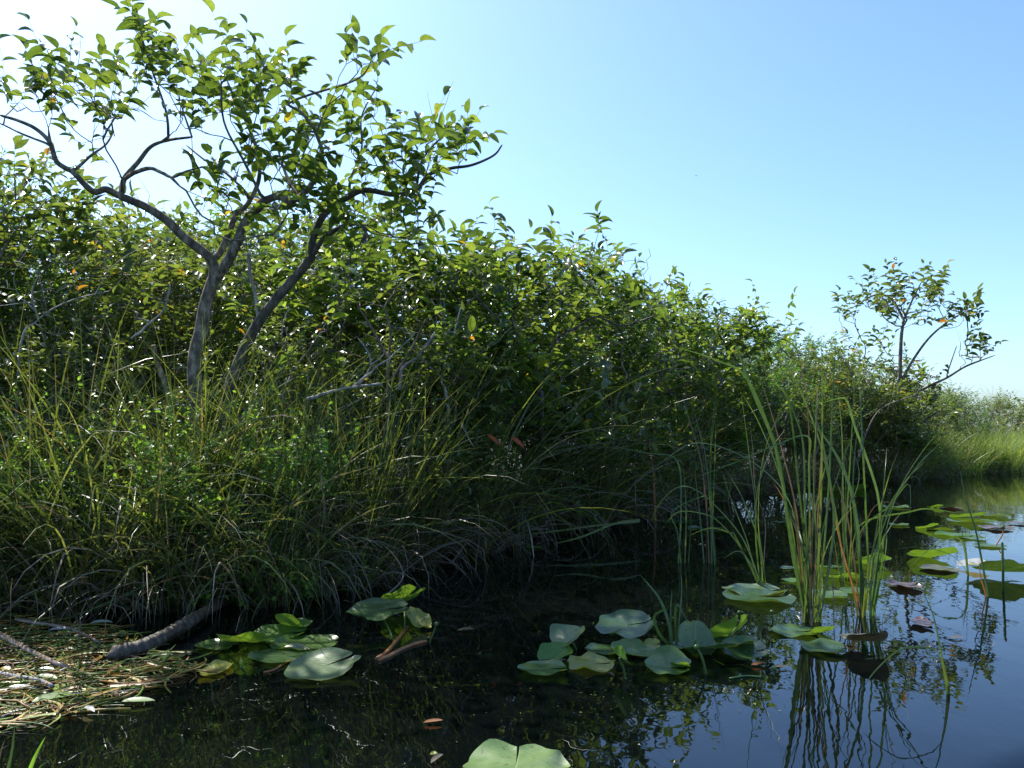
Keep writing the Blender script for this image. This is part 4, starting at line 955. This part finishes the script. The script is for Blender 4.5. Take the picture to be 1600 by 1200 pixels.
L_ = [
 # left group
 (340, 1008, 64, 0, 70, 0, 0, 'pad', 'flat pad at the left end of the left pad group', {}),
 (382, 1002, 88, .035, 80, 22, 0, 'pad_bright', 'raised bright green pad tipped toward us on top of the left group', dict(cup=.12)),
 (435, 990, 88, .02, 100, 3, 180, 'pad_bright', 'sunlit pad at the back of the left pad group', {}),
 (455, 978, 52, .035, 60, 20, 30, 'pad_bright', 'small folded pad rearmost in the left group', dict(fold=.5)),
 (478, 1006, 104, 0, 95, 0, 0, 'pad', 'broad flat pad at the right end of the left group', {}),
 (441, 1025, 100, 0, 85, 0, 0, 'pad_blue', 'flat pad nearest us in the left group', {}),
 (337, 1046, 74, 0, 80, 2, 90, 'pad_yellow', 'narrow yellowed pad floating left of the upright leaf', dict(asp=.55)),
 (376, 1040, 26, .045, 10, 72, 60, 'pad_bright', 'small upright folded leaf with a bright reflection', dict(asp=1.9, fold=.3)),
 (505, 1041, 96, .03, 125, 10, 200, 'pad_grey', 'large grey shiny tilted pad right of the left group', dict(wave=.6)),
 (592, 953, 96, .10, 100, 8, 190, 'pad_blue', 'raised blue-green oval pad on a stalk by the dark bank', dict(stalk=(622, 1005), cup=.02)),
 (631, 934, 62, .09, 60, 30, 330, 'pad_bright', 'small curled green pad just behind the raised oval pad', dict(stalk=(628, 1000), cup=.15, wave=2)),
 (651, 971, 34, .04, 40, 30, 120, 'pad_yellow', 'small crumpled yellow pad beside the curved bud stalk', dict(cup=.3, wave=2)),
 (806, 1196, 158, 0, 176, 0, 0, 'pad_pale', 'big pale heart-shaped pad cut by the bottom edge', dict(asp=.95, notch=.03, wave=1.4)),
 # middle group
 (849, 1045, 80, 0, 90, 0, 0, 'pad', 'flat round pad with a dark blotch at left end of middle group', {}),
 (893, 1000, 82, .055, 300, 34, 250, 'pad_grey', 'upturned folded pad behind the blotched flat pad', dict(asp=.6, fold=.35)),
 (868, 1026, 50, .02, 300, 20, 200, 'pad_bright', 'small bright flap of pad beside the blotched flat pad', dict(fold=.4)),
 (978, 977, 92, .085, 95, 16, 200, 'pad_blue', 'large raised blue-green pad at back of middle group', dict(cup=.05, wave=1.6, stalk=(1000, 1030))),
 (968, 1026, 26, .10, 5, 66, 80, 'pad_bright', 'narrow upright yellow-green leaf in front of middle group', dict(asp=3.1, fold=.6)),
 (924, 1037, 74, .012, 80, 6, 180, 'pad_yellow', 'yellow-green ragged pad between blotched pad and upright leaf', dict(wave=2.4)),
 (985, 1020, 60, .02, 70, 14, 150, 'pad', 'half-hidden pad right of the narrow upright leaf', dict(fold=.3)),
 (950, 1016, 66, 0, 70, 0, 0, 'pad_blue', 'low blue-green pad behind the yellow-green ragged pad', {}),
 (1044, 1043, 90, .018, 75, 10, 190, 'pad', 'long tilted pad with bright near edge in middle group', dict(asp=.8, fold=.2)),
 (1063, 1040, 50, .018, 90, 24, 30, 'pad_bright', 'small bright pad flap at end of the long tilted pad', dict(asp=.6)),
 (1087, 1000, 62, .06, 0, 52, 160, 'pad_grey', 'upstanding round shiny pad facing us in middle group', dict(asp=1.0, cup=.1, stalk=(1106, 1052))),
 (1140, 990, 50, .05, 40, 40, 330, 'pad_bright', 'curled bright green pad between shiny pad and cupped pad', dict(cup=.3, stalk=(1130, 1030))),
 (1112, 1010, 90, .03, 40, 12, 340, 'pad_blue', 'dark green pad under the curled bright pad', dict(cup=.05)),
 (1162, 1018, 74, .03, 80, 15, 190, 'pad_blue', 'cupped pad with light rim at right end of middle group', dict(cup=.16)),
 (1019, 1007, 26, .03, 80, 40, 200, 'pad_yellow', 'tiny yellow-green pad behind the leafy shoot', {}),
 (1010, 1020, 60, 0, 80, 0, 0, 'pad', 'flat pad under the leafy shoot', {}),
 # right
 (1240, 987, 76, 0, 90, 0, 0, 'pad', 'flat pad left of the cattail foot, its right side folded up', {}),
 (1284, 988, 42, .02, 90, 18, 330, 'pad_bright', 'folded bright pad touching the tallest cattail clump foot', dict(fold=.4)),
 (1287, 1012, 78, 0, 80, 0, 0, 'pad_blue', 'blue-grey flat pad in front of the tallest cattail clump', dict(asp=.9)),
 (1350, 1002, 80, .045, 100, 16, 10, 'pad_brown', 'dark brown raised pad folded above its reflection', dict(fold=.25, asp=.8)),
 (1186, 933, 108, 0, 90, 0, 0, 'pad_blue', 'long flat pad left of the cattails, nearer of two', dict(asp=1.0)),
 (1178, 924, 94, .012, 90, 1, 0, 'pad_grey', 'long flat pad left of the cattails, farther of two', dict(asp=1.0)),
 (1238, 907, 34, 0, 80, 0, 0, 'pad_bright', 'small bright pad behind the two long flat pads', {}),
 (1319, 902, 64, .02, 80, 16, 10, 'pad_bright', 'bright raised pad seen between the two cattail clumps', {}),
 (1297, 886, 44, .01, 80, 8, 0, 'pad_bright', 'small bright pad behind the gap between cattail clumps', {}),
 (1366, 879, 48, .02, 60, 20, 350, 'pad_bright', 'bright pad behind second cattail clump', dict(fold=.3)),
 (1236, 888, 28, 0, 60, 0, 0, 'pad_grey', 'small grey pad left behind the tallest cattails', {}),
 (1345, 925, 52, 0, 60, 0, 0, 'pad', 'dull flat pad behind the second cattail clump foot', {}),
 (1290, 930, 60, 0, 60, 0, 0, 'pad', 'dull flat pad right of the tallest cattail foot', {}),
 (1415, 915, 62, 0, 90, 2, 0, 'pad_mauve', 'thin mauve-brown pad right of second cattail clump', dict(asp=.7)),
 (1441, 973, 54, 0, 70, 0, 0, 'pad_mauve', 'faded mauve pad floating alone nearer than the thin mauve one', dict(asp=.6)),
 (1458, 868, 72, .04, 80, 20, 0, 'pad_bright', 'large bright veined pad tipped up over its brown shadow', dict(cup=.12)),
 (1468, 889, 56, 0, 80, 0, 0, 'pad_brown', 'brown painted shadow lying under the large bright veined pad', {}),  # flat brown pad shape standing in for the shadow of the pad above
 (1520, 882, 46, .03, 80, 8, 250, 'pad_white', 'white crumpled pad with its shine painted in, by the bent cattail leaf', dict(wave=1.3, fold=.2, asp=1.3)),  # white colour paints the glossy, shining part of the folded leaf
 (1560, 893, 84, .04, 80, 14, 20, 'pad_blue', 'dull folded pad right of the white pad, largest pad at the right edge', dict(fold=.3, wave=1.5)),
 # far right raft
 (1462, 792, 24, .02, 80, 20, 0, 'pad_bright', 'small upright green pad at far left of the far raft', {}),
 (1486, 794, 32, .01, 80, 5, 0, 'pad_mauve', 'small reddish pad at the back of the far raft', {}),
 (1513, 806, 52, .03, 80, 14, 350, 'pad_bright', 'bright green pad at back middle of the far raft', {}),
 (1556, 806, 46, .02, 80, 6, 0, 'pad', 'dull green round pad at right back of the far raft', {}),
 (1520, 815, 66, .01, 70, 5, 0, 'pad', 'wide pad in the centre of the far raft', {}),
 (1449, 823, 34, .025, 80, 20, 340, 'pad_bright', 'bright pad tipped up at left of the far raft', {}),
 (1470, 828, 40, .015, 80, 12, 10, 'pad', 'mid green pad at left front of the far raft', {}),
 (1490, 836, 54, 0, 80, 0, 0, 'pad_bright', 'front bright pad of the far raft', {}),
 (1516, 840, 44, 0, 80, 0, 0, 'pad', 'front right dull pad of the far raft', {}),
 (1556, 825, 48, 0, 80, 0, 0, 'pad_mauve', 'reddish-brown pad at right of the far raft', {}),
 (1593, 817, 30, 0, 80, 0, 0, 'pad_mauve', 'reddish pad at the right picture edge', {}),
 (1548, 853, 46, 0, 80, 0, 0, 'pad', 'lone pad just in front of the far raft', {}),
 (1406, 820, 30, 0, 80, 0, 0, 'pad', 'small pad in shade left of the far raft', {}),
 (1400, 793, 44, 0, 80, 0, 0, 'pad', 'flat pad in shade behind the arched cattail leaf', {}),
 (1300, 765, 52, .03, 80, 12, 0, 'pad_bright', 'bright pad far back in shade behind the cattail clump', {}),
 (1340, 762, 34, .04, 80, 20, 0, 'pad_bright', 'bright raised pad far back beside the right tree base', {}),
 (1222, 773, 32, 0, 80, 0, 0, 'pad', 'small far pad by the shaded bank', {}),
 (1064, 816, 60, 0, 80, 0, 0, 'pad_blue', 'dim flat pad left of the arched leaves by the bank', {}),
 (1126, 810, 30, .01, 80, 0, 0, 'pad_blue', 'dim small pad under the arched leaves', {}),
 (1105, 828, 60, 0, 80, 0, 0, 'pad_blue', 'dim flat pad right under the arched leaves', {}),
 (1222, 816, 26, 0, 80, 0, 0, 'pad_blue', 'dim small pad left of the cattail stems', {}),
 (835, 855, 26, 0, 80, 0, 0, 'pad_bright', 'tiny pale pad in the dark water below the dark mound', {}),
]
for px, py, wpx, h, yaw, tilt, tdir, mt, lab, kw in L_: pad(px, py, wpx, h, yaw, tilt, tdir, mt, lab, **kw)

# buds, runners and floating scraps
def bud(pts, h, name, label, mt='stalk', r=.0045, br=.012):
    D = G(*pts[0])[1]; root_p = G(*pts[0]); q = [P(x, y, D) for x, y in pts]; q[0] = q[0]-np.array([0, 0, .06])
    rt = empty(name, (root_p[0], root_p[1], 0)); o0 = np.array(rt.location)
    a = Acc(); tube(a, catmull(q, 5)-o0, r, 8); a.build('stem', M[mt], rt)
    b_ = Acc(); e = q[-1]-o0; tube(b_, [e+[0, 0, z*br] for z in (-1, -.85, -.4, .1, .55, .85, 1.0)], br*np.array([.2, .55, .92, 1, .8, .5, .1]), 12); b_.build('bud', M['pad'], rt)
    tag(rt, label, 'flower bud', 'lily buds'); return rt
bud([(664, 1004), (676, 992), (682, 975)], 0, 'lily_bud', 'round bud on a curved green stalk right of the raised oval pad')
bud([(1107, 1053), (1098, 1032), (1088, 1011)], 0, 'lily_bud', 'bud on a stout leaning stalk before the shiny upstanding pad', r=.006)
bud([(1170, 962), (1162, 958), (1155, 957)], 0, 'lily_bud', 'small green bud left of the tallest cattails below the long pads')
bud([(1210, 968), (1207, 962), (1206, 956)], 0, 'lily_bud', 'tiny bud beside the tallest cattail clump')
bud([(1209, 1055), (1209, 1050), (1209, 1044)], 0, 'lily_bud', 'tiny bud in open water right of the cupped pad')
bud([(1548, 853), (1566, 836), (1567, 824)], 0, 'lily_bud', 'orange bud standing at the right of the far raft', mt='stalk_red', r=.006, br=.02)
def runner(pts, r, mt, label, h=.004):
    a = Acc(); c = catmull([G(x, y, h) for x, y in pts], 3); tube(a, c, r, 8); o = a.build('lily_runner', M[mt]); tag(o, label, 'stem', 'floating lily stems')
runner([(412, 1051), (430, 1046), (447, 1035), (455, 1033)], .006, 'stalk_red', 'short orange-brown stem at the front of the left pad group')
runner([(588, 1030), (605, 1018), (620, 1000), (637, 980)], .010, 'stalk_red', 'thick orange stem slanting up to the crumpled yellow pad')
runner([(592, 1032), (610, 1024), (628, 1014), (650, 1006), (666, 1002)], .010, 'stalk_red', 'reddish stem running to the curved bud stalk')
runner([(1140, 1060), (1165, 1056), (1190, 1058)], .004, 'stalk', 'thin floating stem in front of the cupped pad')
def scrap(px, py, wpx, ang, mt, label, name='floating_leaf', asp=.3):
    p0 = G(px, py, .008); L = wpx/F*p0[1]; an = R(ang); a = Acc()
    leaves(a, np.array([[-.5*L*math.cos(an), -.5*L*math.sin(an), 0.]]), np.array([[math.cos(an), math.sin(an), .0]]), np.array([[.0, -.15, 1]]), np.array([L]), asp, .35, -.05, True)
    o = a.build(name, M[mt], loc=p0); tag(o, label, 'leaf', 'leaf scraps on the water')
scrap(677, 1128, 30, 10, 'cat_orange', 'small orange leaf floating above the big heart-shaped pad')
scrap(683, 1186, 34, 62, 'dead', 'pale slanting scrap at the bottom left of the heart-shaped pad')
scrap(678, 1178, 12, 20, 'pad_yellow', 'tiny yellow scrap beside the pale slanting scrap', asp=.8)
scrap(1185, 1038, 26, 20, 'cat_orange', 'orange scrap in front of the cupped pad')
scrap(1221, 1042, 24, 5, 'dead', 'tan scrap beside the tiny bud in open water')
scrap(1328, 1012, 14, 40, 'cat_orange', 'orange scrap under the dark brown raised pad', asp=.8)
scrap(728, 985, 26, 5, 'cat_brown', 'brown scrap in dark water right of the bud stalk')
scrap(1495, 996, 24, 5, 'dead', 'tan sliver floating right of the near arching shoot')
scrap(833, 1042, 6, 5, 'pad_brown', 'dark speck of leaf on the blotched flat pad')

rng = np.random.default_rng(21); a = Acc(); n_ = 420
sx = np.concatenate([rng.uniform(300, 760, 170), rng.uniform(800, 1250, 130), rng.uniform(1350, 1600, 120)]); sy = np.concatenate([rng.uniform(960, 1120, 170), rng.uniform(960, 1120, 130), rng.uniform(800, 1000, 120)])
pp = np.array([G(x, y, .005) for x, y in zip(sx, sy)]); an = rng.uniform(0, 6.28, n_)
leaves(a, pp, np.stack([np.cos(an), np.sin(an), 0*an], -1), np.tile([0, 0, 1.], (n_, 1)), rng.uniform(.004, .014, n_)*rng.choice([1, 1, 1, 1.8], n_), .5, .1, .0, False)
tag(a.build('litter', M['wet_green']), 'tiny scraps of leaf and weed scattered on the water', 'litter', kind='stuff')

# ------------------------------------------------------------------ fern
rng = np.random.default_rng(9); a = Acc(); st = Acc(); fb = P(1143, 735, 12.3)
for k in range(9):
    az = rng.uniform(-2.8, -.3) if k else -1.6; L = rng.uniform(.7, 1.05); s_ = np.linspace(0, 1, 22); lean = rng.uniform(.25, .6)
    cx = s_*L*math.sin(lean)+.25*s_**2*L; cz = s_*L*math.cos(lean)-.2*s_**2*L; D = np.array([math.cos(az), math.sin(az), 0.]); S = np.array([-D[1], D[0], 0])
    c = D*cx[:, None]+np.array([0, 0, 1.])*cz[:, None]; tube(st, c, .003, 4)
    for sg in (-1, 1):
        leaves(a, c[3:], np.broadcast_to(S*sg, (19, 3))+unit(np.gradient(c, axis=0))[3:]*.5, np.array([0, 0, 1.])-D*.5+np.zeros((19, 3)), .17*np.sin(np.pi*np.clip(s_[3:]*.85+.15, 0, 1))+.03, .22, .1, .15, False)
rf = empty('fern', fb); rf.location.z = max(.1, fb[2]); a.build('fronds', M['herb'], rf); st.build('stems', M['stalk'], rf)
tag(rf, 'bright green fern against the dark bank left of the tall cattails', 'fern')

# ------------------------------------------------------------------ dragonflies in the sky
def dragonfly(px, py, D, s, label):
    p0 = P(px, py, D); rt = empty('dragonfly', p0, .6, s); rt.rotation_euler = (.3, -.9, .7)
    a = Acc(); tube(a, [(-.025, 0, 0), (-.02, 0, 0), (0, 0, 0), (.008, 0, 0), (.014, 0, 0), (.02, 0, 0)], [.001, .0015, .002, .004, .0042, .002], 8); a.build('body', M['bark_dark'], rt)
    for sx in (-1, 1):
        for x0 in (.004, .011):
            a = Acc(); leaves(a, np.array([[x0, 0, .002]]), np.array([[(x0-.008)*18, sx, .1]]), np.array([[0, 0, 1.]]), np.array([.03]), .25, .02, .02, True); a.build('wing', M['bark_dark'], rt)
    tag(rt, label, 'dragonfly', 'dragonflies in the sky')
dragonfly(723, 166, 8, 1.0, 'small dark dragonfly in the sky right of the forked tree')
dragonfly(1088, 275, 13, .8, 'tiny speck of a dragonfly high over the middle bushes')
print('objects', len(bpy.data.objects), 'verts', sum(len(m_.vertices) for m_ in bpy.data.meshes))
